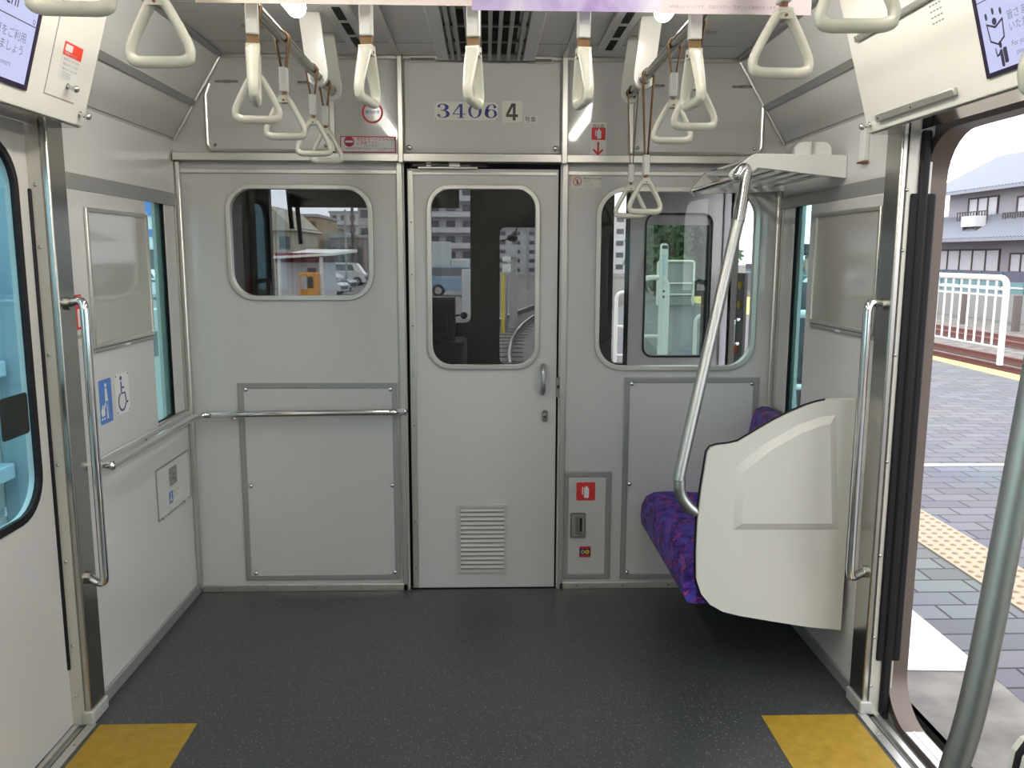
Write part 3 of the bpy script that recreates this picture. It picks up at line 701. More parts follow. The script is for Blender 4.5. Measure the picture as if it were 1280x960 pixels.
t = thing('wheelchair_call_cover', 'small flush wall hatch with metal latch under the left rail', 'panel', (-XA,-.2,.46))
b = MB(LEFT); b.box(-.402, -.052, .462, .660, 0, .003); b.build('panel', PANELW, t)
b = MB(LEFT); b.frame(-.408, -.046, .456, .666, .006, 0, .0045); b.build('edge_frame', ALUG, t)
b = MB(LEFT); b.plate([rr(-.275,-.200,.565,.640,.004)], .003, .006); b.mtl(1); b.box(-.262,-.213,.585,.630,.006,.0064); b.mtl(0); b.tube([(-.237,.60,.006),(-.237,.60,.014)], .012, 12); b.build('latch', [STEEL, ALUG], t)
for y in (-.36, -.12):
    b = MB(LEFT); b.box(y-.03, y+.03, .457, .466, .003, .008); b.mtl(1); b.ball((y-.018,.4615,.008),.004,1,1,.6,8,5); b.build('hinge', [ALU, BLACK], t)
def f(b):
    R(b, -.300,-.155,.490,.548,.004,0); R(b, -.293,-.252,.494,.544,.0045,1); X = lambda p: (-.293+p[0]*.041, .494+p[1]*.05)
    b.mtl(0); b.plate([[X(q) for q in circ(.5,.84,.09,10)]], .0045, .005); b.plate([[X(q) for q in ((.42,.74),(.58,.74),(.6,.45),(.85,.2),(.75,.1),(.5,.3),(.25,.12),(.2,.3),(.4,.45))]], .0045, .005)
    b.mtl(2); b.text('車いす用', -.245, .528, .015, .0046); b.text('ロープ入', -.245, .510, .013, .0046)
sign('wheelchair_sticker', 'small white and blue wheelchair label on the flush wall hatch', LEFT, f, [CREAMP, BLUE, GREYINK], 'sticker')

# ---------------------------------------------------------------- left door
dl = thing('door_2', None, None, (-1.335,-1.67,0)); struct(dl, 'closed left sliding doors with black edged windows')
DF = Fr((-1.318,0,0), (0,1,0), (0,0,1))
for (a0, a1, w0, w1) in ((-1.668,-1.082,-1.585,-1.165), (Y1,-1.672,-2.175,-1.755)):
    b = MB(DF); b.plate([[(a0,.004),(a1,.004),(a1,1.875),(a0,1.875)], rr(w0-.008,w1+.008,.744,1.803,.118)], -.03, 0); lf = b.build('leaf', mat('door_paint', (.60,.58,.56), .3, coat=.3), dl)
    b = MB(DF); b.ring(rr(w0-.024,w1+.024,.728,1.819,.13), rr(w0,w1,.752,1.795,.11), -.011, .004); b.build('gasket', RUBBER, dl, bevel=.003)
    b = MB(DF); b.box(w0-.006, w1+.006, .746, 1.801, -.0085, -.0045); b.build('glass', G_CYAN, dl)
b = MB(DF); b.box(-1.673, -1.667, .004, 1.875, -.028, .003); b.build('edge_seal', RUBBER, dl)
b = MB(DF); b.plate([rr(-1.320,-1.180,.985,1.105,.012)], -.0042, -.0035); tag(b.build('door_sticker', mat('black_sticker', (.008,.012,.008), .25)), 'black square sticker on the left door glass', 'sticker')

# open right door leaf standing in its pocket
dr = thing('door_3', None, None, (1.325,-.8,0)); struct(dr, 'open right sliding door leaf in its pocket')
DR = Fr((1.312,0,0), (0,-1,0), (0,0,1))
b = MB(DR); b.box(.52, 1.062, .004, 1.875, -.03, 0); b.build('leaf', mat('door_paint'), dr)
b = MB(DR); b.box(1.062, 1.098, .004, 1.875, -.030, -.001); b.build('edge_seal', RUBBER, dr, bevel=.008, seg=3)
b = MB(DR); b.box(1.03, 1.094, .19, 1.69, -.058, -.032); b.build('pocket_seal', RUBBER, dr, bevel=.008, seg=3)

# header boxes with displays
def header(sgn):
    fr = header_frame(sgn); nm = 'left' if sgn < 0 else 'right'
    U = (lambda y: y+1.02) if sgn < 0 else (lambda y: -(y+1.02))
    t = thing('door_header', 'ivory sloping cover above the %s' % ('closed left doors' if sgn < 0 else 'open right doorway'), 'door header', (sgn*1.2,-1.67,1.87), 'covers above the side doors')
    prof = [(sgn*1.18,1.872),(sgn*1.18-sgn*SL*.44,2.312),(sgn*1.12,2.312),(sgn*1.29,1.98),(sgn*1.29,1.872)]
    b = MB(); b.extrude(prof, Y1-.06, -1.02); b.build('casing', HEAD, t, bevel=.003, seg=2)
    b = MB(); b.box(min(sgn*1.186,sgn*1.285), max(sgn*1.186,sgn*1.285), Y1-.05, -1.03, 1.868, 1.8715); b.build('underside_plate', mat('polished_plate', (.42,.41,.40), .12, 1.), t)
    b = MB(fr); 
    yk = [-1.155,-1.055] if sgn < 0 else [-1.045]
    for y, s in zip(yk, (.095,.034) if sgn < 0 else (.025,)):
        b = MB(fr); b.tube([(U(y),s,0),(U(y),s,.022)], .006, 10); b.ball((U(y),s,.026), .0105, 1, 1, .8); b.tube([(U(y),s,0),(U(y),s,.003)], .009, 14); b.build('key_knob', CHROME, t)
    if sgn < 0:
        b = MB(fr); a = U(-1.262); w = .0022; b.box(a-w, a+w, .056, .43, 0, .0006); b.box(a-w, U(-1.10), .054, .058, 0, .0006); b.build('hatch_seam', GREYINK, t)
        # display
    if sgn > 0:
        for (y0, y1, s0, s1) in ((-1.105,-1.52,.024,.044), (-1.08,-1.60,.262,.280)):
            b = MB(fr); b.box(U(y0), U(y1), s0, s1, 0, .012); b.build('poster_rail', ALU, t, bevel=.003)
            for yq in ((y0+y1)/2, y0-.02):
                q = MB(fr); q.ball((U(yq),(s0+s1)/2,.012),.004,1,1,.5,8,5); q.build('rail_screw', STEEL, t)
        b = MB(fr)
        for i in range(4):
            for j in range(5): b.plate([rr(U(-1.47)+i*.014, U(-1.47)+i*.014+.010, .205+j*.014, .205+j*.014+.004, .0018, 3)], 0, .0006)
        b.build('speaker_slots', GREYINK, t)
    return fr, U
fr, U = header(-1)
t = thing('information_display', 'lit screen over the left doors with romanised station name', 'screen', fr(U(-1.6), .05, 0))
a1 = U(-1.362); a0 = a1-.40
b = MB(fr); b.frame(a0-.012, a1+.012, .045, .345, .012, .0012, .005); b.build('bezel', mat('purple_black_bezel', (.02,.012,.035), .3), t)
b = MB(fr); b.box(a0, a1, .057, .333, .0012, .002); b.build('screen', SCREEN, t)
b = MB(fr); b.text('Nishi-Imachi', a1-.088, .226, .060, .0022, 'RIGHT', .82); b.box(a0, a1, .200, .2025, .002, .0024); b.text('Q', a1-.006, .207, .016, .0022, 'RIGHT'); b.build('station_text', SCRINK, t)
for (tx, da, z, sz) in (('心地よく電車をご利用', .03, .155, .027), ('マナーを守りましょう', .03, .124, .027), ('good manners', .075, .088, .019)):
    b = MB(fr); b.text(tx, a1-da, z, sz, .0022, 'RIGHT'); b.build('message_text', SCRGREY, t)
def f(b):
    y0 = U(-1.212); y1 = U(-1.112)
    R(b, y0,y1,.108,.206,.001,0); R(b, y0,y1,.172,.208,.0016,1)
    b.mtl(0); b.plate([rr(y0+.006,y0+.044,.184,.202,.003,3)], .0016, .0022); b.text('非常用ドアコック', y0+.006, .175, .0085, .0022)
    b.mtl(2)
    for k in range(3): b.text('電車が止まってからお使い', y0+.008, .160-k*.013, .0075, .0016)
    for k in range(3): b.text('ドアは手で開きます', y0+.008, .150-.026-k*.006, .006, .0016)
sign('emergency_sticker', 'red topped instruction sticker on the left door header', fr, f, [WHITE, mat('orange_red_print', (.75,.06,.035), .5), GREYINK], 'sticker')
fr, U = header(1)
t = thing('information_display', 'lit screen over the right doorway with manners pictograms', 'screen', fr(U(-1.9), .05, 0))
a0 = U(-1.658); a1 = a0+.40
b = MB(fr); b.frame(a0-.010, a1+.010, .036, .345, .010, .0012, .005); b.build('bezel', mat('purple_black_bezel'), t)
b = MB(fr); b.box(a0, a1, .046, .335, .0012, .002); b.build('screen', SCREEN, t)
b = MB(fr); b.box(a0, a1, .200, .202, .002, .0024)
bx, bz = a0+.050, .128
b.plate([[(bx-.030,bz+.024),(bx,bz+.012),(bx+.030,bz+.024),(bx+.026,bz-.018),(bx,bz-.030),(bx-.026,bz-.018)], [(bx-.026,bz+.018),(bx,bz+.007),(bx+.026,bz+.018),(bx+.0225,bz-.015),(bx,bz-.026),(bx-.0225,bz-.015)]], .002, .0024)
b.plate([circ(bx,bz+.022,.008,12)], .002, .0024)
for k in (-1,0,1): b.plate([circ(bx+k*.026,bz+.044-abs(k)*.006,.004,10,.008)], .002, .0024)
px_, pz_ = a0+.060, .076
b.plate([circ(px_-.004,pz_+.022,.005,12,.008)], .002, .0024); b.plate([rr(px_+.002,px_+.015,pz_-.020,pz_+.014,.004,3)], .002, .0024); b.plate([rr(px_-.010,px_+.000,pz_-.026,pz_+.012,.004,3)], .002, .0024)
b.plate([[(px_-.010,pz_+.008),(px_-.022,pz_-.002),(px_-.024,pz_+.018),(px_-.021,pz_+.018),(px_-.019,pz_+.004),(px_-.010,pz_+.000)]], .002, .0024)
b.build('pictograms', SCRINK, t)
for (tx, da, z, sz) in (('皆さまが気持ちよく', .094, .142, .022), ('いただくために', .094, .118, .022), ('For your comfort', .094, .085, .016), ('please', .105, .066, .014)):
    b = MB(fr); b.text(tx, a0+da, z, sz, .0022); b.build('message_text', SCRGREY, t)

# ------------------------------------------------------------------- bench
def frame_xy(pts, y): return [(p[0], y, p[1]) for p in pts]
t = thing('bench_seat', 'purple patterned cantilevered bench against the bulkhead', 'bench', (1.0,-.45,.3))
nose = [(1.26,.445),(.80,.462),(.755,.458),(.722,.440),(.706,.405),(.703,.36),(.706,.325),(.716,.305),(.74,.298),(1.26,.31)]
b = MB(); prof = nose; n = len(prof)
# soften the end next to the bulkhead by easing the profile in
rows = [(-.0095,.90),(-.013,.95),(-.024,.985),(-.045,1.0),(-.82,1.0),(-.866,1.0)]
vs = []; cx, cz = 1.26, .38
for (y, k) in rows:
    for p in prof: vs.append((cx+(p[0]-cx)*(k if p[0] < 1.2 else 1), y, cz+(p[1]-cz)*k))
fs = []
for i in range(len(rows)-1):
    for j in range(n): fs.append((i*n+j, i*n+(j+1)%n, (i+1)*n+(j+1)%n, (i+1)*n+j))
fs += [tuple(range(n)), tuple((len(rows)-1)*n+j for j in range(n))[::-1]]
b.add(vs, fs); b.build('cushion', FABRIC, t, ang=60)
bp = [(1.262,.44),(1.155,.45),(1.145,.50),(1.165,.68),(1.190,.80),(1.205,.835),(1.232,.848),(1.262,.845)]
b = MB(); n = len(bp); rows = [(-.0095,.93),(-.03,1.0),(-.83,1.0),(-.866,1.0)]; vs = []
for (y, k) in rows:
    for p in bp: vs.append((1.262+(p[0]-1.262)*k, y, .44+(p[1]-.44)*k))
fs = []
for i in range(len(rows)-1):
    for j in range(n): fs.append((i*n+j, i*n+(j+1)%n, (i+1)*n+(j+1)%n, (i+1)*n+j))
fs += [tuple(range(n)), tuple((len(rows)-1)*n+j for j in range(n))[::-1]]
b.add(vs, fs); b.build('backrest', FABRIC, t, ang=60)
b = MB(); b.box(.88, 1.266, -.86, -.012, .275, .298); b.build('seat_pan', mat('seat_pan_grey', (.10,.10,.10), .5), t, bevel=.008)

def partition(yf, sgn, label, dz=0.):
    """panel at the open end of a bench; yf = its doorway side, sgn = +1 when that side looks to -y"""
    t = thing('bench_partition', label, 'partition', (1.0,yf,.2), 'ivory end panels of the benches')
    P = lambda u, v: (lambda p: (p.x, p.z))(at(u, v, 1, -.905))
    out = [(1.258,.205)] + [P(*q) for q in ((1010,786),(960,778),(925,772))] + [P(*q) for q in ((905,767),(889,758),(878,745),(872,726))]
    out += [P(*q) for q in ((872,690),(874,650),(879,610),(884,580),(886,567),(890,561),(898,558.5),(912,557),(925,554),(937,547),(952,538),(970,527.5),(990,517.5),(1010,509),(1024,504.5),(1036,502))] + [(1.258,1.027)]
    out = out[::-1]
    area = sum(out[i][0]*out[(i+1)%len(out)][1]-out[(i+1)%len(out)][0]*out[i][1] for i in range(len(out)))
    if area < 0: out = out[::-1]
    hole = ([Vector((*P(*q),0)) for q in ((1047,520),(1050,664),(918,664),(922,585),(958,556),(1000,532),(1030,522),(1047,520))])
    hole = [(p.x,p.y) for p in hole][:-1]
    if sum(hole[i][0]*hole[(i+1)%len(hole)][1]-hole[(i+1)%len(hole)][0]*hole[i][1] for i in range(len(hole))) < 0: hole = hole[::-1]
    hole = [(p[0]+0, p[1]+dz) for p in hole]; out = [(p[0], p[1]+dz) for p in out]
    inn = []; m_ = len(hole)
    for i, p in enumerate(hole):
        e1 = Vector((p[0]-hole[i-1][0], p[1]-hole[i-1][1])); e2 = Vector((hole[(i+1)%m_][0]-p[0], hole[(i+1)%m_][1]-p[1]))
        n1 = Vector((-e1.y, e1.x)).normalized(); n2 = Vector((-e2.y, e2.x)).normalized(); q = (n1+n2).normalized(); k = .026/max(.5, q.dot(n1))
        inn.append((p[0]+q.x*k, p[1]+q.y*k))
    fr = Fr((0,yf,0), (1,0,0), (0,0,1)) 
    S = (lambda c: c) if sgn > 0 else (lambda c: -c)
    b = MB(fr)
    b.plate([out, hole], S(-.012), S(0), back=False)
    n = len(hole); b.add([(p[0],p[1],S(0)) for p in hole]+[(p[0],p[1],S(.013)) for p in inn], [(i,(i+1)%n,n+(i+1)%n,n+i) for i in range(n)])
    b.plate([inn], S(.012), S(.013), back=False, sides=False)
    b.plate([out], S(-.034), S(-.012))
    b.build('panel', PART, t, ang=25, bevel=0)
    b = MB(fr); q = [(p[0],p[1],S(-.018)) for p in out[:] if p[0] < 1.2579]
    b.tube(q, .0055, 8); b.build('edge_trim', RUBBER, t)
    return t
partition(-.890, 1, 'ivory embossed end panel of the purple bench')
partition(-2.54, -1, 'ivory end panel corner with black edge behind the near pole', -.035)
# cut-out so that the trims read on both sides

def pole(y, ytop, label, sgn):
    t = thing('grab_pole', label, 'pole', (.75,y,.6), 'leaning steel poles at the bench ends')
    P = lambda u, v, yy: at(u, v, 1, yy)
    if sgn > 0:
        top = [(.888,ytop,1.780),(.905,ytop,1.802),(.917,ytop,1.795),(.912,ytop-.004,1.765),(.900,ytop-.02,1.70)]
        sl = [(.900,ytop-.02,1.70),(.884,ytop-.036,1.62)]
        low = [(.884,ytop-.036,1.62),(.690,y+.012,.835),(.675,y,.745),(.682,y,.69),(.712,y,.648),(.737,y,.630)]
    else:
        top = [(.84,ytop,1.80),(.845,ytop,1.70)]; sl = [(.845,ytop,1.70),(.835,ytop+.02,1.60)]
        low = [(.835,ytop+.02,1.60),(.772,y-.012,.90),(.748,y,.70),(.742,y,.66),(.748,y-.03,.625),(.762,y-.096,.61)]
    b = MB(); b.tube(smooth_path(low[:2]+low[2:], 7), .0205, 18); b.build('lower_tube', SATINP, t)
    b = MB(); b.tube(sl, .0225, 18); b.build('sleeve', CHROME, t)
    b = MB(); b.tube(smooth_path(top, 6), .0185, 18); b.ball(top[0], .0185); b.build('upper_tube', CHROME, t)
    return t
pole(-.868, -.674, 'leaning steel pole between luggage rack and bench panel', 1)
pole(-2.43, -2.46, 'thick steel pole nearest the camera in the right doorway', -1)

# --------------------------------------------------------------- luggage rack
t = thing('luggage_rack', 'chrome tube luggage rack over the purple bench', 'rack', (1.05,-.33,1.77))
YN, YF = -.64, -.028
def plateY(pts, y0, y1, name, m):
    L = [(p[0],p[1]) for p in pts]
    if sum(L[i][0]*L[(i+1)%len(L)][1]-L[(i+1)%len(L)][0]*L[i][1] for i in range(len(L))) < 0: L = L[::-1]
    b = MB(Fr((0,0,0),(1,0,0),(0,0,1))); b.plate([L], -y1, -y0); return b.build(name, m, t, bevel=.003)
near = [(1.279,1.853),(.955,1.856),(.938,1.848),(.876,1.800),(.864,1.782),(.872,1.766),(.888,1.764),(.922,1.772),(.966,1.808),(1.279,1.774)]
plateY(near, YN-.012, YN+.012, 'end_plate', WPAINT)
far = [(1.279,1.812),(1.03,1.818),(.998,1.826),(.975,1.860),(.948,1.858),(.885,1.788),(.880,1.768),(.894,1.752),(.99,1.764),(1.279,1.774)]
plateY(far, YF-.010, YF+.010, 'end_plate', WPAINT)
for (x, z, r) in ((.895,1.774,.0125),(.955,1.842,.0125),(1.035,1.806,.011),(1.095,1.803,.011),(1.155,1.800,.011),(1.215,1.797,.011)):
    b = MB(); b.cyl((x,YN,z),(x,YF-.01,z),r,12); b.build('tube', CHROME, t)
b = MB(Fr((0,YN,0),(1,0,0),(0,0,1))); b.plate([rr(1.10,1.23,1.85,1.90,(.004,.03,.03,.004))], -.03, -.012); b.mtl(1); b.box(1.155,1.165,1.85,1.905,-.012,-.006); b.build('wall_mount', [WPAINT, ALU], t)
b = MB(); b.box(1.262, 1.28, -.815, -.775, 1.815, 1.925); b.mtl(1); b.box(1.256,1.28,-.818,-.772,1.809,1.815); tag(b.build('hook_and_reflection', [WPAINT, BROWN], bevel=.003), 'white strip of hook and reflection on the right wall above the rack', 'hook')  # the white strip paints a hook together with its reflection

# --------------------------------------------------------------- ceiling kit
LX = .56; BZ = 2.105
CY = -1.75
t = thing('strap_rail', 'steel overhead rail along the left side of the saloon', 'rail', (-LX,-3,BZ), 'overhead strap rails')
def strap_rail(t, x):
    b = MB(); b.cyl((x,-6.1,BZ),(x,-.325,BZ),.0165,14); b.ball((x,-.325,BZ),.0165); b.build('bar', STEEL, t)
    for (yb) in (-.355, -.62, -1.93, -3.31, -4.56):
        b = MB(); w = .036
        sg = 1 if x > 0 else -1; L = [(x-w+sg*.022,ZC),(x-w,BZ+.02)]+[(x+w*math.cos(a), BZ+.002+w*math.sin(a)) for a in [PI+PI*i/10 for i in range(11)]]+[(x+w,BZ+.02),(x+w+sg*.022,ZC)]
        L = L[::-1] if sum(L[i][0]*L[(i+1)%len(L)][1]-L[(i+1)%len(L)][0]*L[i][1] for i in range(len(L))) < 0 else L
        q = MB(Fr((0,yb,0),(1,0,0),(0,0,1))); q.plate([L], -.012, .012); q.build('bracket', HEAD, t, bevel=.004)
        q = MB(); q.tube([(x,yb-.024,BZ),(x,yb+.024,BZ)], .021, 14); q.build('collar', CHROME, t)
strap_rail(t, -LX)
t = thing('strap_rail', 'steel overhead rail along the right side of the saloon', 'rail', (LX,-3,BZ), 'overhead strap rails')
strap_rail(t, LX)
t = thing('cross_rail', 'overhead cross rail behind the hanging posters', 'rail', (0,CY,BZ))
b = MB(); b.cyl((-.49,CY,BZ+.045),(.49,CY,BZ+.045),.014,14); b.build('bar', STEEL, t)
for s in (-1, 1):
    b = MB(); b.box(min(s*.485, s*.50), max(s*.485, s*.50), CY-.016, CY+.016, BZ+.03, ZC); b.build('end_clamp', CHROME, t)

# straps: bar along local y, ring in local xz, origin at the bar axis
def ring_pts(n=60):
    """rounded triangle: apex on top, broad bar below"""
    h, w = .124, .059
    P = [(0,0),(.020,-.008),(w,-h+.022),(w-.012,-h),(-w+.012,-h),(-w,-h+.022),(-.020,-.008)]
    c = [Vector((p[0]*.95,0,p[1]*.885)) for p in [(.0,.0),(.012,-.004),(.030,-.036),(.047,-.070),(.056,-.094),(.054,-.110),(.042,-.117),(.02,-.118),(0,-.118)]]
    r = smooth_path(c, 5); l = [Vector((-p.x,0,p.z)) for p in r[::-1]][1:-1]
    return r+l
def make_strap(name, drop, label, group, lw=.024, cross=False):
    t = thing(name, label, 'hanging strap', (0,0,0), group)
    rb = .0185 if not cross else .016
    zs = -drop
    # belt: two webs converging into the sleeve, and the loop over the bar
    b = MB(); hw = lw/2
    loop = [(rb*math.cos(a), rb*math.sin(a)) for a in [-.35+i*(PI+.7)/12 for i in range(13)]]
    path = [(.004, zs+.07)]+loop+[(-.004, zs+.07)]
    vs = []
    for (x, z) in path: vs += [(x,-hw,z),(x,hw,z)]
    for (x, z) in path:
        d = Vector((x,z)); k = 1.16 if z > -.02 else 1.3
        vs += [(x*k+ (0),-hw,z*(1.1 if z > 0 else 1)),(x*k,hw,z*(1.1 if z > 0 else 1))]
    n = len(path); fs = []
    for i in range(n-1):
        a = 2*i; fs += [(a,a+1,a+3,a+2), (2*n+a+2,2*n+a+3,2*n+a+1,2*n+a), (a,a+2,2*n+a+2,2*n+a), (a+1,2*n+a+1,2*n+a+3,a+3)]
    b.add(vs, fs); b.build('belt', BELT, t)
    b = MB(); b.box(-.0035,.0035,-hw,hw,zs-.012,zs+.075); b.build('lower_belt', BROWN if not cross else BELT, t)
    q0, qh = (zs+.027, .0135) if cross else (zs+.018, .0155)
    b = MB(); b.box(-.0105,.0105,-qh,qh,q0,q0+.067); b.build('sleeve', SLEEVE, t, bevel=.003)
    pts = [p+Vector((0,0,zs)) for p in ring_pts()]
    n = len(pts); fl_ = []
    for p in pts:
        k = (p.z-zs)/-.1045; fl_.append((.0085, .0155-.0055*k) if k < .93 else (.0105,.0105))
    b = MB(); b.tube(pts, 1.0, 12, closed=True, flat=fl_, up=(0,0,1))
    b.box(-.0135,.0135,-.0145,.0145,zs-.012,zs+.008); b.build('ring', RING, t, ang=60)
    b = MB(); b.cyl((0,-.0165,zs-.006),(0,.0165,zs-.006),.003,8); b.build('pin', BROWN, t)
    return t
GR = 'hanging straps with ivory triangle handles'
DROP = .164
Sp = make_strap('hanging_strap', DROP, 'x', GR); Sl = make_strap('hanging_strap', DROP+.185, 'x', GR); Sx = make_strap('hanging_strap', DROP+.055, 'x', GR, .026, True)
used = set()
def place(src, loc, rz, label):
    if src.name in used: return dup(src, loc, rz, label)
    used.add(src.name); src.location = loc; src.rotation_euler = (0,0,rz); src['label'] = label; return src
J = lambda: random.uniform(-.06,.06)
place(Sp, (-LX,-1.42,BZ), .10, 'strap on the left rail partly behind an edge-on strap')
place(Sp, (-LX,-1.12,BZ), -.04, 'second strap back from the poster on the left rail')
place(Sp, (-LX,-.72,BZ), .03, 'strap on the left rail beside the first white bracket')
place(Sp, (-LX,-.50,BZ), -.05, 'last strap of the left rail, next to the bulkhead')
place(Sp, (-LX,-2.05,BZ), -.06, 'large strap ring at top left beside the hanging poster')
place(Sp, (-LX,-2.373,BZ), .05, 'strap ring cropped at top left over the lit screen')
place(Sp, (LX,-1.365,BZ), .05, 'strap on the right rail overlapping an edge-on strap')
place(Sp, (LX,-1.10,BZ), -.06, 'strap on the right rail above the right window, short belt')
place(Sl, (LX,-.707,BZ), .05, 'nearer of the two long belted straps before the right window')
place(Sl, (LX,-.415,BZ), -.08, 'farther of the two long belted straps before the right window')
place(Sp, (LX,-2.013,BZ), .05, 'large strap ring below the right end of the pink poster')
place(Sp, (LX,-2.335,BZ), -.06, 'strap ring cropped at top right beside the poster')
place(Sl, (LX,-2.83,BZ), .10, 'ivory ring cropped at the right edge before the lit screen')
for x, rz, lab in ((-.477,.20,'edge-on strap under the cream poster, leftmost of five'), (-.238,-.20,'edge-on strap under the cream poster with its handle swung aside'), (-.012,-.22,'edge-on strap before the blue 3406 plate'),
               (.2225,.12,'edge-on strap under the purple poster right of the figure 4'), (.461,.08,'edge-on strap under the pink poster, rightmost of five')):
    o = place(Sx, (x,CY,BZ+.045), PI/2+rz, lab)
    if 'swung' in lab: o.rotation_euler = (0,.0,PI/2+rz)

# ceiling lamps: long tubes with end caps
def lamp(x, y0, y1, label):
    t = thing('ceiling_lamp', label, 'lamp', (x,(y0+y1)/2,2.26), 'lit tube lamps on the ceiling')
    b = MB(); b.cyl((x,y0,2.256),(x,y1,2.256),.030,18); b.ball((x,y1,2.256),.030,1,.8,1,18,10); b.build('tube', LAMP, t)
    b = MB(); b.box(x-.05,x+.05,y0,y1-.03,2.284,ZC); b.build('housing', WPAINT, t, bevel=.006)
for k, (y0, y1) in enumerate(((-1.90,-.875),(-3.25,-1.97),(-4.5,-3.37),(-5.7,-4.62))):
    lamp(-.57, y0, y1, ('lit tube lamp above the left strap rail nearest the bulkhead','lit ceiling tube over the left side, out of sight behind the posters')[min(k,1)])
    lamp(.57, y0, y1, ('lit tube lamp above the right strap rail nearest the bulkhead','lit ceiling tube over the right side, out of sight behind the posters')[min(k,1)])

# ceiling vents
t = thing('ceiling_grille', 'grey louvred air conditioning grille in the middle of the ceiling', 'vent', (.015,-1.5,ZC))
b = MB(); b.box(-.10,.13,-3.0,-.10,ZC-.004,ZC-.001); b.build('opening_shade', GAPSHADE, t)  # flat dark sheet paints the shade above the slats
for (x0, x1) in ((-.185,-.135),(.165,.215)):
    b = MB(); b.box(x0,x1,-3.0,-.05,ZC-.022,ZC); b.build('side_board', CEIL, t, bevel=.004)
for x in (-.118,-.092,-.052,-.008,.030,.066,.104,.146):
    b = MB(); b.box(x-.007,x+.007,-3.0,-.06,ZC-.026,ZC-.002); b.build('slat', mat('grey_slat', (.30,.30,.29), .4), t, bevel=.002)
for y in (-.10,-.30,-.52,-.74,-.96):
    b = MB(); b.box(-.135,.165,y-.008,y+.008,ZC-.012,ZC-.002); b.build('cross_bar', mat('grey_slat'), t)
for x, lab in ((-.475,'long slotted air outlet on the ceiling left of the grille'), (.495,'long slotted air outlet on the ceiling right of the grille')):
    t = thing('slot_diffuser', lab, 'vent', (x,-1.5,ZC), 'slotted air outlets on the ceiling')
    b = MB(); b.box(x-.045,x+.045,-3.0,-.18,ZC-.012,ZC); b.build('frame', CEIL, t, bevel=.004)
    for k in range(9):
        y = -.28-k*.19
        b = MB(); b.box(x-.014,x+.014,y-.075,y+.075,ZC-.0135,ZC-.0118); b.build('slot_shade', GAPSHADE, t)  # dark strips paint the shade inside the air slots
for x in (-.80, .80):
    for y in (-.45,):
        b = MB(); b.plate([rr(x-.055,x+.055,y-.02,y+.02,.008)], ZC-.004, ZC-.001); tag(b.build('inspection_cover', mat('cap_grey', (.40,.40,.39), .5)), 'small flat cap on the %s ceiling panel' % ('left' if x < 0 else 'right'), 'cover')
for i, y in enumerate((-.235, -.72)):
    b = MB(); b.box(-1.06,1.06,y-.0015,y+.0015,ZC-.0012,ZC+.001); struct(b.build('trim_ceiling_seam_%d' % (i+1), GREYINK))
for i, x in enumerate((-.345,.34)):
    b = MB(); b.box(x-.011,x+.011,-3.0,-.02,ZC-.008,ZC); struct(b.build('trim_ceiling_rib_%d' % (i+1), CEIL, bevel=.002))

# hanging posters
def poster_mat(name, cols, scale):
    m = mat(name, cols[0], .5); nt = m.node_tree; bs = nt.nodes['Principled BSDF']; L = nt.links.new
    tc = nt.nodes.new('ShaderNodeTexCoord'); n = nt.nodes.new('ShaderNodeTexNoise'); n.inputs['Scale'].default_value = scale; n.inputs['Detail'].default_value = 6; n.inputs['Distortion'].default_value = .6
    r = nt.nodes.new('ShaderNodeValToRGB'); el = r.color_ramp.elements; el[0].position = .3; el[0].color = (*cols[0],1); el[1].position = .7; el[1].color = (*cols[2],1); k = el.new(.5); k.color = (*cols[1],1)
    L(tc.outputs['Object'], n.inputs['Vector']); L(n.outputs['Fac'], r.inputs['Fac']); L(r.outputs['Color'], bs.inputs['Base Color'])
    return m
PY = -1.80
def poster(x0, x1, z0, label, m, extra=None, mats=()):
    t = thing('hanging_poster', label, 'poster', ((x0+x1)/2,PY,z0), 'paper posters hanging across the aisle')
    F_ = Fr((0,PY,0),(1,0,0),(0,0,1)); b = MB(F_); 
    o_ = [(x0,z0),(x1,z0),(x1,2.20),(x0,2.20)]
    if x0 < -LX < x0+.03: o_ += [(x0,BZ+.03),(-LX+.03,BZ+.03),(-LX+.03,BZ-.03),(x0,BZ-.03)]
    loops = [o_] + [circ(q,BZ,.024,16) for q in (-LX,LX) if x0 < q-.03 and q+.03 < x1]
    b.plate(loops, -.0006, .0006); b.build('sheet', m, t)
    if extra: b = MB(F_); extra(b); b.build('printing', list(mats), t)
    b = MB(F_); b.box(x0+.01, x1-.01, 2.19, 2.21, -.006, .006)
    for q in ((x0*.7+x1*.3), (x0*.3+x1*.7)): b.cyl((q,2.21,0),(q,ZC,0),.003,8)
    b.build('clip_bar', ALU, t)
z12 = at(640,12,1,PY).z
xa, xb, xc, xd = [at(u,10,1,PY).x for u in (245,590,825,1014)]
poster(xa, xb, z12+.006, 'cream poster with a beige lower left corner', poster_mat('cream_poster', ((.72,.62,.58),(.76,.68,.63),(.72,.60,.44)), 3.))
poster(xb, xc, z12-.002, 'purple and white poster in the middle', poster_mat('purple_poster', ((.28,.17,.45),(.50,.42,.66),(.70,.66,.78)), 9.))
poster(xc, xd, z12-.004, 'pale pink poster with a line of small print', mat('pink_poster', (.74,.63,.66), .5), lambda b: (b.mtl(0), b.text('※写真はイメージです。内容は予告なく変更になる場合があります。', xc+.02, z12+.007, .0075, .0010)), (mat('pale_mauve_ink', (.42,.32,.38), .6),))

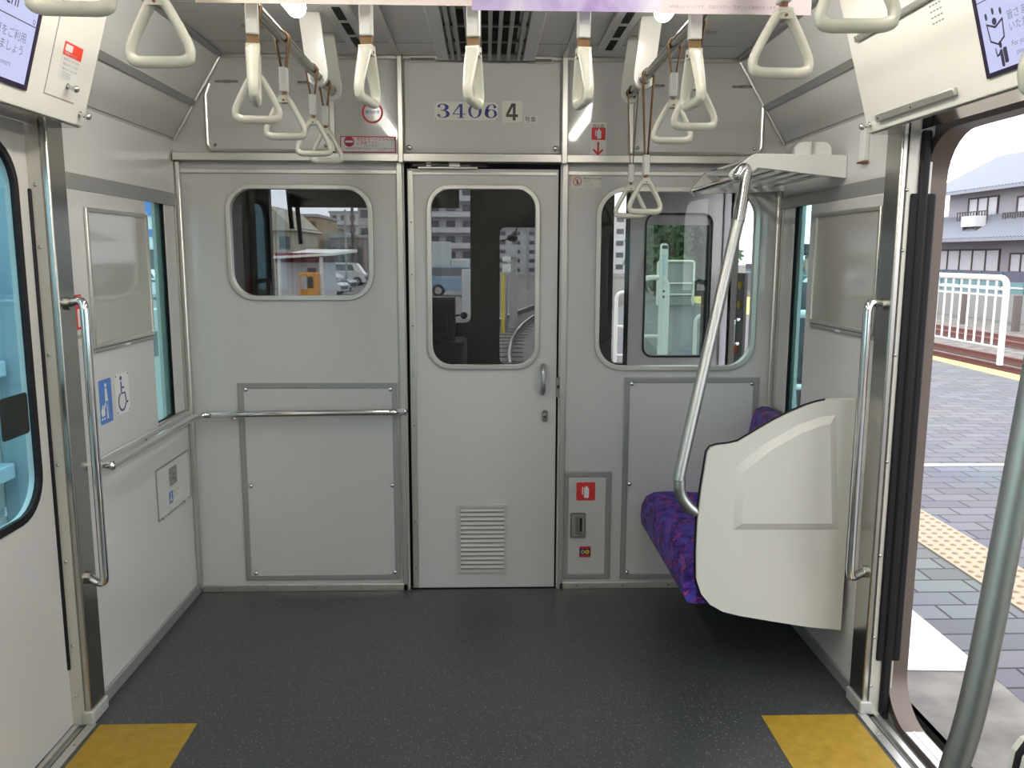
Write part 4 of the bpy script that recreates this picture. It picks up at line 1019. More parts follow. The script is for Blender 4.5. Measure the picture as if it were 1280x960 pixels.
# ================================================================ driving cab
YC = 1.05
b = MB(); b.box(-1.30, 1.30, .03, YC+.05, -.05, 0); struct(b.build('floor_cab', UNLITCAB))
b = MB(); b.box(-1.30, 1.30, .03, YC+.05, 2.02, 2.07); struct(b.build('ceiling_cab', UNLITCAB))
b = MB(); b.box(-1.33, -1.28, .0, YC+.05, -.3, 2.07); struct(b.build('wall_cab_left', UNLITCAB))
b = MB(RIGHT); b.plate([[(-YC-.05,-.3),(-.0,-.3),(-.0,2.07),(-YC-.05,2.07)], [(-.735,.02),(-.20,.02),(-.20,1.88),(-.735,1.88)]], -.05, 0); struct(b.build('wall_cab_right', CABGREY))
FW_ = Fr((0,YC,0),(1,0,0),(0,0,1))
b = MB(FW_); b.plate([[(-1.30,-.3),(1.30,-.3),(1.30,2.07),(-1.30,2.07)], rr(-1.165,-.072,1.13,1.90,.03), rr(.09,.50,.90,1.655,.03), rr(.722,1.235,.90,1.90,.03)], -.05, 0); struct(b.build('wall_cab_front', UNLITCAB))
for i, (x0,x1,z0,z1,lab) in enumerate(((-1.18,-.06,1.12,1.91,'driver side windscreen'),(.08,.51,.89,1.665,'front gangway door window'),(.712,1.245,.89,1.91,'right front window behind the open crew door'))):
    b = MB(FW_); b.box(x0,x1,z0,z1,-.03,-.024); struct(b.build('window_%d' % (7+i), G_WIND if i < 2 else G_CAB), lab)
t = thing('sun_visor', 'dark sun visor across the top of the windscreen', 'visor', (-.6,.93,1.75))
b = MB(); b.box(-1.03,-.128,.92,.93,1.750,1.93); b.build('shade', mat('visor_brown', (.030,.026,.018), .6), t, bevel=.004)
for x in (-.95,-.2):
    b = MB(); b.cyl((x,.925,1.92),(x,.925,2.02),.008,8); b.build('hanger', BLACK, t)
t = thing('wiper', 'black wiper arms outside the windscreen', 'wiper', (-1.05,1.09,1.5))
for q in (((-1.078,1.114,1.90),(-1.060,1.114,1.645)),((-1.036,1.114,1.90),(-1.014,1.114,1.56))):
    b = MB(); b.cyl(*q,.013,8); b.build('arm', BLACK, t)
t = thing('driver_console', 'dark driving desk under the windscreen', 'console', (-.6,.8,0))
b = MB(); b.extrude([(-1.25,0),(-.09,0),(-.09,1.06),(-1.25,1.06)], .62, .99); b.build('desk', BLACK, t, bevel=.02)
b = MB(); b.box(-.40,-.150,.74,.90,1.06,1.285); b.mtl(1); b.box(-.36,-.19,.738,.741,1.10,1.25); b.build('monitor', [BLACK, mat('dim_glass', (.015,.02,.022), .15)], t, bevel=.008)
b = MB(); b.cyl((-.55,.75,1.06),(-.55,.75,1.30),.018,10); b.ball((-.55,.75,1.31),.03); b.build('master_handle', BLACK, t)
b = MB(); b.plate([rr(-.22,-.12,.985,1.005,.004)], -.03, -.02); 
t2 = MB(); t2.box(-1.2795,-1.19,.30,.62,1.05,1.75); tag(t2.build('equipment_box', mat('equipment_dark', (.02,.023,.026), .5), bevel=.01), 'dark equipment box on the left cab wall', 'box')
t2 = MB(); t2.cyl((-.245,1.12,1.150),(-.135,1.12,1.168),.006,8); t2.ball((-.112,1.12,1.166),.021); tag(t2.build('round_mirror', BLACK), 'small black ball mirror at the lower corner of the windscreen', 'mirror', None)
t2 = MB(); t2.cyl((.20,1.12,1.70),(.175,1.12,1.615),.005,8); t2.ball((.162,1.12,1.60),.026,1.2,1,.8); t2.cyl((.09,1.12,1.585),(.16,1.12,1.595),.004,8); tag(t2.build('round_mirror', BLACK), 'small black ball mirror hanging at the top of the gangway window', 'mirror', None)
# crew door swung open into the cab
CD = Fr((0,.75,0),(1,0,0),(0,0,1))
t = thing('crew_door', 'metal cab side door swung open with tinted window', 'door', (1.0,.75,0))
b = MB(CD); b.plate([[(.762,.02),(1.262,.02),(1.262,1.87),(.762,1.87)], rr(.843,1.188,.975,1.718,.05)], -.035, 0); b.build('leaf', mat('crew_door_metal', (.60,.57,.585), .35, .4), t)
b = MB(CD); b.ring(rr(.838,1.193,.970,1.723,.053), rr(.848,1.183,.980,1.713,.047), -.037, .003); b.build('gasket', RUBBER, t)
b = MB(CD); b.box(.845,1.186,.977,1.716,-.02,-.015); b.build('glass', G_CREW, t)
b = MB(CD); b.box(.846,1.185,1.662,1.716,-.014,-.008); b.build('window_shade', mat('shade_grey', (.45,.43,.44), .5), t)
b = MB(CD); b.box(.742,.762,.02,1.87,-.03,-.003); b.build('edge_seal', RUBBER, t)
# doorway hardware
b = MB(); b.box(1.245,1.30,.735,.80,0,1.90); struct(b.build('trim_crew_jamb', mat('jamb_white', (.62,.60,.66), .4), bevel=.004))
t = thing('door_latch', 'chrome latch and orange button at the crew doorway jamb', 'latch', (1.28,.55,1.0))
b = MB(); b.box(1.285,1.30,.47,.60,.95,1.42); b.mtl(1); b.ball((1.283,.535,1.36),.022,.4,1,1); b.ball((1.283,.535,1.26),.022,.4,1,1); b.build('plate', [CABGREY, YELLOWP], t, bevel=.003)
b = MB(); b.tube(fillet([(1.285,.50,1.19),(1.255,.50,1.19),(1.255,.50,1.07),(1.285,.50,1.07)], .01, 4), .010, 8); b.build('handle', CHROME, t)
b = MB(); b.ball((1.282,.56,1.035),.022,.5,1,1); b.build('button', mat('orange_button', (.75,.16,.02), .4), t)

# ================================================================== outside
GZ = -1.05
b = MB(); b.box(-120,150,-60,260,GZ-.3,GZ); struct(b.build('ground', ramp_noise('gravel_ground', (.13,.115,.10), (.24,.22,.20), 3.0, .35, .65, .9), loc=(0,0,GZ)))
b = MB(); b.box(-60,-1.6,30,110,GZ,GZ+.02); struct(b.build('ground_car_park', mat('asphalt', (.19,.19,.19), .85, noise=.15, nscale=3), loc=(0,0,GZ)))
# platform
EX = 1.555
def edge_x(y): return EX + (.008*(y-6)**2 if y > 6 else 0)
ys = [-24,-6,0,3,6,9,12,15,18,21,24,27,30]
PZ = -.1
def strip(off0, off1, z0, z1, name, m, lim=7.35, y0=-24, y1=30):
    b = MB(); yy = [y for y in ys if y0 <= y <= y1]
    L = [(edge_x(y)+off0, y) for y in yy]; Rr = [(min(edge_x(y)+off1, lim) if off1 else lim, y) for y in yy[::-1]]
    b.plate([L+Rr][0:1], z0, z1); return b.build(name, m, loc=(0,0,PZ))
struct(strip(.0, 0, GZ, PZ-.001, 'platform_base', mat('platform_concrete_side', (.10,.09,.08), .9, noise=.3, nscale=4)))
struct(strip(.415, .90, PZ-.001, PZ, 'platform_paving', paver_mat()))
struct(strip(1.25, 0, PZ-.001, PZ, 'platform_paving_wide', MATS['block_paving']))
b = MB(); b.plate([[(EX,-.60),(EX+.412,-.62),(EX+.412,6),(EX,6)]], PZ-.02, PZ+.002); struct(b.build('platform_edge_white', ramp_noise('white_concrete', (.62,.62,.60), (.74,.74,.72), 9, .25, .5, .8), loc=(0,0,PZ)))
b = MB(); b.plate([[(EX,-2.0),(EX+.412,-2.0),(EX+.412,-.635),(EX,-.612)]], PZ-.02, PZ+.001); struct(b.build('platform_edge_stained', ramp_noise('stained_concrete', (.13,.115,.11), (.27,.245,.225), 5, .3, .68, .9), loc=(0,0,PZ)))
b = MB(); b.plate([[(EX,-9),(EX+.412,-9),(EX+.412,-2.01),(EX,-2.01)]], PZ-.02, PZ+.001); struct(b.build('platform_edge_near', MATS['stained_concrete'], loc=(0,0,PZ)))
TACT = mat('tactile_yellow', (.40,.33,.235), .8, noise=.1, nscale=20)
b = MB(); b.box(2.47, 2.80, -6, 8, PZ-.002, PZ+.004)
for i in range(-20, 55):
    for k in range(5):
        x = 2.505+k*.065; y = i*.066
        b.mtl(1); b.ball((x,y,PZ+.004), .017, 1, 1, .35, 8, 4)
tag(b.build('tactile_paving', [TACT, mat('tactile_bar', (.29,.20,.115), .8)], loc=(2.6,0,PZ)), 'pale yellow tactile strip along the platform outside the right doorway', 'tactile paving')
struct(strip(7.0-EX, 7.34-EX, PZ-.002, PZ+.003, 'platform_far_line', mat('yellow_line', (.72,.55,.16), .7), lim=7.36))
b = MB(); b.box(3.0,7.2,2.57,2.63,PZ,PZ+.003); tag(b.build('white_line', WHITE, loc=(5,2.6,PZ)), 'thin white line painted across the platform paving', 'line')

# rails
RUST = mat('rusty_rail', (.20,.08,.065), .6); RDARK = mat('brown_rail', (.09,.06,.05), .6); RTOP = mat('worn_rail_top', (.62,.60,.58), .25, .9)
def rail(name, pts, label, group, top=True):
    b = MB(); P = [Vector(p) for p in pts]
    for i in range(len(P)-1):
        p, q = P[i], P[i+1]; d = (q-p).normalized(); s = Vector((d.y,-d.x,0))
        for (w, z0, z1, m) in ((.06,0,.02,0),(.012,.02,.11,0),(.035,.11,.145,0),(.026,.145,.148,1 if top else 0)):
            vs = [p-s*w, p+s*w, q+s*w, q-s*w]; b.mtl(m)
            b.add([(v.x,v.y,v.z+z0) for v in vs]+[(v.x,v.y,v.z+z1) for v in vs], [(0,1,2,3)[::-1],(4,5,6,7),(0,1,5,4),(1,2,6,5),(2,3,7,6),(3,0,4,7)])
    return tag(b.build(name, [RDARK if top else RUST, RTOP]), label, 'rail', group)
def cx(y): return .0055*(y-14)**2 if y > 14 else 0
yy = [2,8,14,17,20,23,26,29,32,36,40,45,50]
rail('rail', [(cx(y)-.535,y,GZ+.05) for y in yy], 'left rail of the track ahead of the cab', 'rails ahead of the cab')
rail('rail', [(cx(y)+.535,y,GZ+.05) for y in yy], 'shiny right rail of the track ahead, curving right', 'rails ahead of the cab')
for x, lab in ((11.6,'rusty rail nearest the white platform fence'),(12.67,'second rusty rail beyond the white platform fence'),(15.1,'third rusty rail beyond the white platform fence'),(16.17,'farthest rusty rail beyond the white platform fence')):
    rail('rail', [(x,-20,GZ+.03),(x,52,GZ+.03)], lab, 'rusty rails across the platform', False)
b = MB()
for y in range(4, 50):
    b.box(cx(y)-.9, cx(y)+.9, y+.4, y+.6, GZ-.02, GZ+.025)
tag(b.build('sleepers', mat('sleeper_brown', (.14,.12,.10), .9)), 'row of sleepers under the track ahead', 'sleepers', kind='stuff')

# white platform fence
t = thing('platform_fence', 'white tubular fence with vertical bars beyond the yellow line', 'fence', (7.75,11,PZ))
FX = 7.75; y0, y1 = 8.6, 14.6
b = MB(); b.tube(fillet([(FX,y0,PZ),(FX,y0,1.20),(FX,y1,1.20),(FX,y1,PZ)], .16, 6), .045, 12); b.build('frame', WPAINT, t)
b = MB()
for z in (.16, .93, 1.03): b.cyl((FX,y0,z),(FX,y1,z),.016,8)
b.build('rails', WPAINT, t)
for k in range(24):
    y = y0+.25+k*.235; b = MB(); b.cyl((FX,y,.16),(FX,y,1.18),.017,8); b.build('bar', WPAINT, t)
b = MB(); b.plate([rr(-y0-.38,-y0-.06,.35,.82,.04)], -.015, .015); b.v = [Vector((FX+v.y*0+v.z*0+ (v.z if False else 0), -v.x, v.y)) for v in b.v]; 
# back boundary: posts, low wall, teal fence
for k in range(9):
    y = 12+k*3.2; b = MB(); b.box(18.4,18.62,y,y+.16,GZ,GZ+1.25); tag(b.build('boundary_post', mat('post_brown', (.16,.13,.12), .8)), 'dark boundary post %s beyond the tracks' % ('nearest the bushes' if k == 0 else 'in the row'), 'post', 'dark posts beyond the tracks')
b = MB(); b.box(21.0,21.2,2,64,GZ,.06); struct(b.build('wall_boundary', mat('boundary_concrete', (.30,.30,.29), .85)))
b = MB(); b.box(21.08,21.12,2,64,.06,.53); b.mtl(3); b.box(21.09,21.13,2,64,.53,.94)
for k in range(40): b.mtl(1); b.box(21.05,21.08,3+k*1.5,3.06+k*1.5,.06,.96)
b.mtl(2); b.box(21.055,21.075,2,64,.27,.33); tag(b.build('teal_fence', [mat('teal_board', (.16,.27,.29), .6), mat('teal_post', (.10,.20,.23), .6), WPAINT, mat('slate_board', (.10,.10,.14), .6)]), 'teal and slate board fence on the low grey wall beyond the tracks', 'fence')

# two storey house across the tracks
HX = 28.0
HW = mat('house_render', (.36,.33,.36), .8); TILE = mat('roof_tile', (.29,.30,.34), .5); DARKB = mat('dark_timber', (.10,.075,.07), .7); PANEW = mat('curtained_pane', (.62,.60,.64), .4)
HF = Fr((HX,0,0),(0,-1,0),(0,0,1))     # a = -y
hp = lambda u, v: (lambda p: (-p.y, p.z))(at(u, v, 0, HX))
t = thing('house', 'grey two storey house with tiled roofs across the tracks', 'house', (HX+3,44,GZ))
ya, yb = hp(1183,300)[0], hp(1330,300)[0]           # upper storey extent (a)
la, lb = hp(1160,330)[0], hp(1330,330)[0]
ez = hp(1280,232)[1]; lez = hp(1280,298)[1]
b = MB(HF); b.box(ya, lb+6, GZ+3, ez+.1, -7, 0); b.mtl(1); b.box(la, lb+6, GZ, lez+.1, -7.3, .4); b.build('walls', [HW, HW], t)
def roof(a0, a1, zb, zt, c_out, c_in, name, ribs):
    b = MB(HF); b.add([(a0,zb,c_out),(a1,zb,c_out),(a1,zt,c_in),(a0,zt,c_in),(a0,zb-.14,c_out),(a1,zb-.14,c_out),(a1,zt-.14,c_in),(a0,zt-.14,c_in)], [(0,1,2,3),(4,7,6,5),(0,4,5,1),(1,5,6,2),(2,6,7,3),(3,7,4,0)])
    n = int((a1-a0)/.28)
    for k in range(n):
        a = a0+.14+k*.28; b.tube([(a,zb+.02,c_out),(a,zt+.02,c_in)], .07, 6)
    b.build(name, TILE, t)
roof(ya-1.2, lb+7, ez, ez+2.4, 1.0, -3.5, 'roof', 1)
roof(la-.8, lb+7, lez, lez+1.35, 2.0, -.05, 'roof', 1)
def hwin(u0,u1,v0,v1,n,label=None):
    (a0,z1),(a1,z0) = hp(u0,v0), hp(u1,v1); c = .42 if z1 < lez else .02
    b = MB(HF); b.frame(a0,a1,z0,z1,.09,c-.02,c+.06)
    for k in range(1,n): a = a0+(a1-a0)*k/n; b.box(a-.04,a+.04,z0,z1,c-.02,c+.06)
    f_ = b.build('window', DARKB, t); b = MB(HF); b.box(a0,a1,z0,z1,c-.01,c+.01); b.build('pane', PANEW, f_); return (a0,a1,z0,z1,c)
hwin(1180,1258,312,341,5); w = hwin(1212,1247,248,276,3); hwin(1273,1300,316,342,2); hwin(1273,1300,245,272,2)
for (u0,u1) in ((1208,1245),(1266,1300)):
    (a0,z1),(a1,z0) = hp(u0,266), hp(u1,279); b = MB(HF)
    b.box(a0,a1,z1-.06,z1,.5,.56); b.box(a0,a1,z0,z0+.08,.0,.56)
    for k in range(12): a = a0+(a1-a0)*k/11; b.box(a-.02,a+.02,z0,z1,.5,.54)
    b.build('balcony', DARKB, t)
(a0,z1),(a1,z0) = hp(1235,271), hp(1252,283); b = MB(HF); b.box(a0,a1,z0,z1,.9,1.5); b.mtl(1); b.box(a0,a0+.1,z0-.3,z0,1.0,1.4); b.box(a1-.1,a1,z0-.3,z0,1.0,1.4); b.build('air_conditioner', [WHITE, DARKB], t)
t = thing('house', 'small tiled roof house partly behind the grey two storey house', 'house', (40,70,GZ))
b = MB(); b.box(38,48,62,84,GZ,GZ+4.0); b.build('walls', HW, t)
b = MB(); b.add([(36.5,60,2.9),(36.5,88,2.9),(43,88,5.2),(43,60,5.2),(49.5,60,2.9),(49.5,88,2.9)], [(0,1,2,3),(3,2,5,4),(0,3,4),(1,5,2),(0,4,5,1)])
for k in range(30): y = 60.4+k*.9; b.tube([(36.5,y,2.95),(43,y,5.25)], .12, 6)
b.build('roof', TILE, t)
# overhead wires
for i, (p, q, lab) in enumerate((((24,80,7.4),(24,5,9.0),'lower sagging wire before the house roof'),((24,80,8.6),(24,5,10.6),'upper sagging wire before the house roof'))):
    m_ = (Vector(p)+Vector(q))/2-Vector((0,0,.5)); b = MB(); b.tube(smooth_path([p, m_, q], 8), .02, 6); tag(b.build('wire', GREYINK), lab, 'wire', 'wires over the tracks')

# platform furniture seen through the cab
def hoop(name, label, x0, x1, y, h, r=.028, group='white hoop barriers on the platform', axis='x', mid=True):
    t = thing(name, label, 'barrier', ((x0+x1)/2, y, PZ), group)
    P = (lambda a, z: (a, y, z)) if axis == 'x' else (lambda a, z: (y, a, z))
    b = MB(); b.tube(fillet([P(x0,PZ),P(x0,h),P(x1,h),P(x1,PZ)], .12, 7), r, 12); b.build('hoop', WPAINT, t)
    if mid:
        b = MB(); b.cyl(P(x0,PZ+.35),P(x1,PZ+.35), r*.7, 10); b.cyl(P(x0,PZ+.72),P(x1,PZ+.72), r*.7, 10); b.build('cross_tube', WPAINT, t)
    return t
t = thing('sign_post', 'slim white post sign on the platform seen through the crew door window', 'sign post', (1.93,5.4,PZ))
b = MB(); b.plate([rr(1.893,1.967,PZ,1.64,(.005,.035,.035,.005))], -5.44, -5.36); b.v = [Vector((v.x, -v.z, v.y)) for v in b.v]; b.build('post', WPAINT, t)
b = MB(Fr((0,5.358,0),(1,0,0),(0,0,1))); b.plate([rr(1.90,1.96,1.58,1.615,.006)], 0, .002); b.mtl(1); b.box(1.905,1.955,1.30,1.52,0,.002); b.mtl(0)
b.text('出入口', 1.93, 1.22, .018, .003, 'CENTER'); b.text('▲', 1.93, 1.12, .04, .003, 'CENTER'); b.text('▼', 1.93, 1.05, .04, .003, 'CENTER'); b.build('face_print', [INK, mat('pale_blue_print', (.55,.66,.72), .5)], t)
hoop('hoop_barrier', 'white hoop barrier beside the slim post sign', 1.50+.22, 2.02, 5.6, 1.27)
hoop('hoop_barrier', 'smaller white hoop barrier at right of the crew door window', 2.83, 3.22, 7.5, .72, mid=False)
hoop('hoop_barrier', 'white hoop barrier in front of the uniformed person', 2.03, 2.5, 1.95, 1.12)
hoop('hoop_barrier', 'tall white hoop barrier far along the platform with mesh panel', 5.7, 6.9, 24, 1.35, .04)
b = MB(); b.box(5.75,6.85,24.05,24.07,PZ,1.30); tag(b.build('barrier_panel', mat('grey_mesh_panel', (.30,.33,.33), .7)), 'grey panel filling the tall far hoop barrier', 'panel')
b = MB(); b.box(.74,.79,7.8,7.83,GZ,1.0); b = None
hoop('hoop_barrier', 'white hoop barrier seen through the narrow right front window', 1.66, 1.86, 6.9, 1.05, .025)

# trees
def tree(name, x, y, h, r, m, label):
    t = thing(name, label, 'tree', (x,y,GZ), 'trees beyond the platform end')
    b = MB(); b.tube([(x,y,GZ),(x+.1,y,GZ+h*.5)], [.22,.12], 8); b.build('trunk', DARKB, t)
    b = MB(); rnd = random.Random(int(x*13+y))
    for i in range(1500):
        u = rnd.uniform(-1,1); a = rnd.uniform(0,2*PI); k = (rnd.random())**.4; s = math.sqrt(1-u*u)
        lump = 1+.25*math.sin(3*a+x)+.2*math.sin(5*u+y)
        c = Vector((x+r*k*lump*s*math.cos(a), y+r*k*lump*s*math.sin(a), GZ+h*.58+h*.42*u*k*lump))
        d1 = Vector((rnd.uniform(-1,1),rnd.uniform(-1,1),rnd.uniform(-1,1))).normalized()*.28; d2 = d1.orthogonal().normalized()*.18
        b.add([tuple(c-d1),tuple(c+d2),tuple(c+d1),tuple(c-d2)], [(0,1,2,3)])
    b.build('crown', m, t, recalc=False)
LEAF = mat('leaf_green', (.06,.13,.045), .6, noise=.5, nscale=1.2); LEAF2 = mat('leaf_dark', (.04,.085,.04), .6, noise=.5, nscale=1.2)
tree('tree', 9.4, 42, 5.4, 1.7, LEAF, 'bushy green tree at left of the crew door view')
tree('tree', 12.0, 46, 6.4, 2.2, LEAF2, 'dark green tree in the middle of the crew door view')
tree('tree', 14.2, 52, 5.0, 2.0, LEAF, 'pale green tree next to the white far building')

# buildings
def building(name, label, u0, u1, vtop, y, col, rows, cols, depth=10, win=None, balc=False, cat='building', margin=.12):
    p0 = at(u0, vtop, 1, y); p1 = at(u1, vtop, 1, y); x0, x1, z1 = p0.x, p1.x, p0.z
    t = thing(name, label, cat, ((x0+x1)/2, y+depth/2, GZ), 'buildings beyond the station')
    b = MB(); b.box(x0, x1, y, y+depth, GZ, z1); b.build('walls', mat('wall_%s' % '_'.join('%02d' % int(c*99) for c in col), col, .85), t)
    b = MB(); b.box(x0-.15, x1+.15, y-.15, y+depth+.15, z1, z1+.25); b.build('parapet', mat('parapet_grey', (.34,.34,.34), .8), t)
    fr = Fr((0,y,0),(1,0,0),(0,0,1)); W_ = (x1-x0)/cols; H_ = (z1-GZ)/rows
    for i in range(rows):
        for j in range(cols):
            a0 = x0+W_*(j+.5)-W_*.28; a1 = a0+W_*.56; c0 = GZ+H_*i+H_*.38; c1 = GZ+H_*i+H_*.80
            b = MB(fr); b.frame(a0,a1,c0,c1,.06,-.05,.05); w = b.build('window', DARKB, t)
            b = MB(fr); b.box(a0,a1,c0,c1,0,.02); b.build('pane', win or mat('dark_pane', (.07,.08,.09), .2), w)
        if balc:
            b = MB(fr); b.box(x0, x1, GZ+H_*i, GZ+H_*i+H_*.34, .0, 1.1); b.build('balcony', mat('balcony_white', (.52,.52,.54), .7), t)
    return t, x0, x1, z1
t, x0, x1, z1 = building('house', 'beige gabled house at left of the windscreen view', 296, 367, 288, 60, (.42,.39,.30), 2, 3, 9, cat='house')
b = MB(); pk = at(338,257,1,60); b.add([(x0-.4,59.6,z1),(x1+.3,59.6,z1),(pk.x,59.6,pk.z),(x0-.4,69.6,z1),(x1+.3,69.6,z1),(pk.x,69.6,pk.z)], [(0,1,2),(3,5,4),(0,2,5,3),(1,4,5,2),(0,3,4,1)]); b.build('gable', mat('wall_41_38_29'), t)
building('building', 'tan flat roofed block behind the kiosk', 368, 396, 271, 71, (.36,.27,.17), 3, 3)
building('building', 'lower tan wing beside the flat roofed block', 396.5, 412, 284, 83, (.33,.26,.17), 2, 2)
building('building', 'pale apartment tower in the windscreen view', 412, 446, 266, 112, (.50,.50,.50), 5, 3, balc=True)
building('building', 'grey narrow block right of the apartment tower', 447, 478, 258, 96, (.40,.40,.41), 4, 2)
building('building', 'brown roofed low shed before the apartment tower', 413.5, 455, 297, 72, (.25,.19,.17), 1, 4)
building('building', 'wide white apartment block with balconies behind the cab door window', 532, 594, 232, 88, (.46,.46,.48), 6, 3, balc=True)
building('building', 'pale grey block in the gangway window', 600, 672, 287, 110, (.46,.47,.48), 5, 4)
building('building', 'grey offices in the narrow right front window', 735, 800, 268, 120, (.58,.58,.60), 5, 4)
building('building', 'white building at right of the crew door view', 869, 905, 276, 56, (.58,.60,.62), 4, 2)
building('building', 'dull green far block behind the platform trees', 800, 866, 300, 92, (.16,.19,.17), 3, 4)
# kiosk with maroon canopy
KY = 24.
t = thing('kiosk', 'small white kiosk with maroon canopy ahead of the windscreen', 'kiosk', (-5.5,KY,GZ))
k0, k1 = at(347,327,1,KY), at(399,327,1,KY)
b = MB(); b.box(k0.x, k1.x, KY, KY+3, GZ, k0.z); b.mtl(1); b.box(k0.x+.95*(k1.x-k0.x)*.75, k1.x-.1, KY-.02, KY, k0.z-.5, k0.z-.2); b.build('walls', [mat('kiosk_white', (.62,.62,.66), .6), DARKB], t)
c0, c1, c2 = at(338,321,1,KY-1), at(371,310.5,1,KY), at(432,309,1,KY+1)
b = MB(); zt = c1.z; b.add([(c0.x,KY-1.2,c0.z),(c2.x,KY-1.2,c0.z+.12),(c2.x,KY+3.6,zt),(c1.x-.4,KY+3.6,zt),(c0.x,KY-1.2,c0.z-.07),(c2.x,KY-1.2,c0.z+.05),(c2.x,KY+3.6,zt-.1),(c1.x-.4,KY+3.6,zt-.1)], [(0,1,2,3),(4,7,6,5),(0,4,5,1),(1,5,6,2),(2,6,7,3),(3,7,4,0)]); b.build('canopy', WHITE, t)
b = MB(); q0 = at(345,321,1,KY-.6); b.box(q0.x, at(418,321,1,KY-.6).x, KY-.7, KY-.55, at(345,328,1,KY-.6).z, at(345,316,1,KY-.6).z); b.build('fascia', mat('maroon_cloth', (.18,.015,.03), .7), t)
for u in (349, 401.5):
    p = at(u,330,1,KY-1); b = MB(); b.cyl((p.x,KY-1,GZ),(p.x,KY-1,c0.z),.06,10); b.build('post', WPAINT, t)
p0, p1 = at(373,341,1,22), at(396,366,1,22)
t = thing('ticket_machine', 'orange machine standing before the white kiosk', 'machine', (p0.x,22,GZ))
b = MB(); b.box(p0.x,p1.x,22,22.6,GZ,p0.z); b.build('cabinet', mat('orange_enamel', (.62,.27,.02), .4), t, bevel=.03)
b = MB(); b.box(p0.x+.28,p1.x-.1,21.98,22,p0.z-.45,p0.z-.12); b.build('panel', mat('dim_glass'), t)
b = MB(); b.box(p0.x+.05,p0.x+.25,21.97,22,p0.z-.5,p0.z-.1); b.build('slot_plate', STEEL, t)

# cars
def car(label, xc, y, L, W, H, col, kind, ang=0., group='parked cars beyond the kiosk'):
    t = thing('car' if kind != 'van' else 'van', label, 'car' if kind != 'van' else 'van', (xc,y,GZ), group); t.rotation_euler = (0,0,ang)
    body = mat('car_%02d%02d%02d' % tuple(int(c*99) for c in col), col, .25, coat=.8)
    if kind == 'van': prof = [(-.5,.16),(-.5,.50),(-.485,.62),(-.46,.95),(-.42,1.0),(.22,1.0),(.30,.96),(.44,.60),(.49,.50),(.5,.30),(.5,.16)]
    elif kind == 'suv': prof = [(-.5,.20),(-.5,.55),(-.47,.62),(-.40,.95),(-.34,1.0),(.08,1.0),(.16,.95),(.27,.64),(.46,.58),(.5,.48),(.5,.20)]
    else: prof = [(-.5,.18),(-.5,.58),(-.44,.66),(-.30,.97),(-.22,1.0),(.02,1.0),(.10,.96),(.25,.66),(.44,.58),(.5,.45),(.5,.18)]
    O = ORG[t.name]
    def ins(z, k): return k
    lo_ = [p for p in prof if p[1] <= .625]; hi_ = [p for p in prof if p[1] >= .59]
    b = MB(); 
    def shell(pts, w0, w1):
        n = len(pts); z0 = min(p[1] for p in pts); z1 = max(p[1] for p in pts); vs = []
        for sd in (-1, 1):
            for p in pts: vs.append((O.x+p[0]*L, O.y+sd*W/2*(w0+(w1-w0)*(p[1]-z0)/(z1-z0)), O.z+p[1]*H))
        b.add(vs, [(k,(k+1)%n,n+(k+1)%n,n+k) for k in range(n)]+[tuple(range(n))[::-1], tuple(range(n,2*n))])
    shell(lo_, .97, 1.0); shell(hi_, .97, .84)
    b.build('body', body, t)
    GL = mat('car_glass', (.03,.035,.04), .08, coat=1)
    top = [p for p in prof if p[1] > .60]
    for s in (-1,1):
        b = MB(); yv = s*(W/2*.88+.004)
        xs0 = min(p[0] for p in top); xs1 = max(p[0] for p in top)
        q = [(xs0+.05,.66),(xs1-.05,.66),(xs1-.12,.93),(xs0+.08,.93)]
        vs = [(O.x+p[0]*L, O.y+s*(W/2*(.965 if p[1] < .7 else .885)), O.z+p[1]*H) for p in q]; vs += [(v[0], v[1]-s*.05, v[2]) for v in vs]
        b.add(vs, [(0,1,2,3),(7,6,5,4),(0,4,5,1),(1,5,6,2),(2,6,7,3),(3,7,4,0)]); b.build('side_window', GL, t)
        b = MB(); b.ball((O.x+.27*L, O.y+s*(W/2+.06), O.z+.66*H), .09, 1,.7,.8); b.build('mirror', body, t)
        for sx in (-.31,.31):
            b = MB(); r = .17*H+.05; c = (O.x+sx*L, O.y+s*(W/2-.09), O.z+r)
            b.cyl((c[0],c[1]-.1,c[2]),(c[0],c[1]+.1,c[2]),r,20); b.mtl(1); b.cyl((c[0],c[1]-.105,c[2]),(c[0],c[1]+.105,c[2]),r*.6,16); b.build('wheel', [RUBBER, STEEL], t)
    for s in (-1,1):
        b = MB(); b.ball((O.x+.485*L, O.y+s*W*.36, O.z+.48*H), .12,.5,1.3,.8); b.build('headlight', WHITE, t)
    b = MB(); b.box(O.x+.495*L, O.x+.505*L, O.y-W*.32, O.y+W*.32, O.z+.26*H, O.z+.40*H); b.build('grille', BLACK, t)
    return t
def carat(u, y): return at(u, 340, 1, y).x
car('white minivan parked beyond the silver cars', carat(432,68), 68, 3.5, 1.6, 1.95, (.72,.72,.72), 'van')
car('silver hatchback nose beside the kiosk post', carat(400,52), 52, 3.4, 1.6, 1.35, (.55,.56,.57), 'hatch', -.25)
car('dark grey hatchback just behind the silver one', carat(410,57), 57, 3.8, 1.6, 1.45, (.20,.21,.23), 'hatch', -.2)
car('light blue estate car behind the cab door window', carat(574,50), 50, 4.2, 1.7, 1.95, (.22,.34,.46), 'suv', 0)
car('white car parked left of the railway, seen by the left side window', at(184,345,1,46).x, 46, 3.9, 1.7, 1.7, (.70,.70,.70), 'hatch', 0, 'cars left of the railway')
p0, p1 = at(536,302,1,60), at(563,332,1,60)
t = thing('box_truck', 'pale box truck behind the light blue car', 'truck', (p0.x,60,GZ))
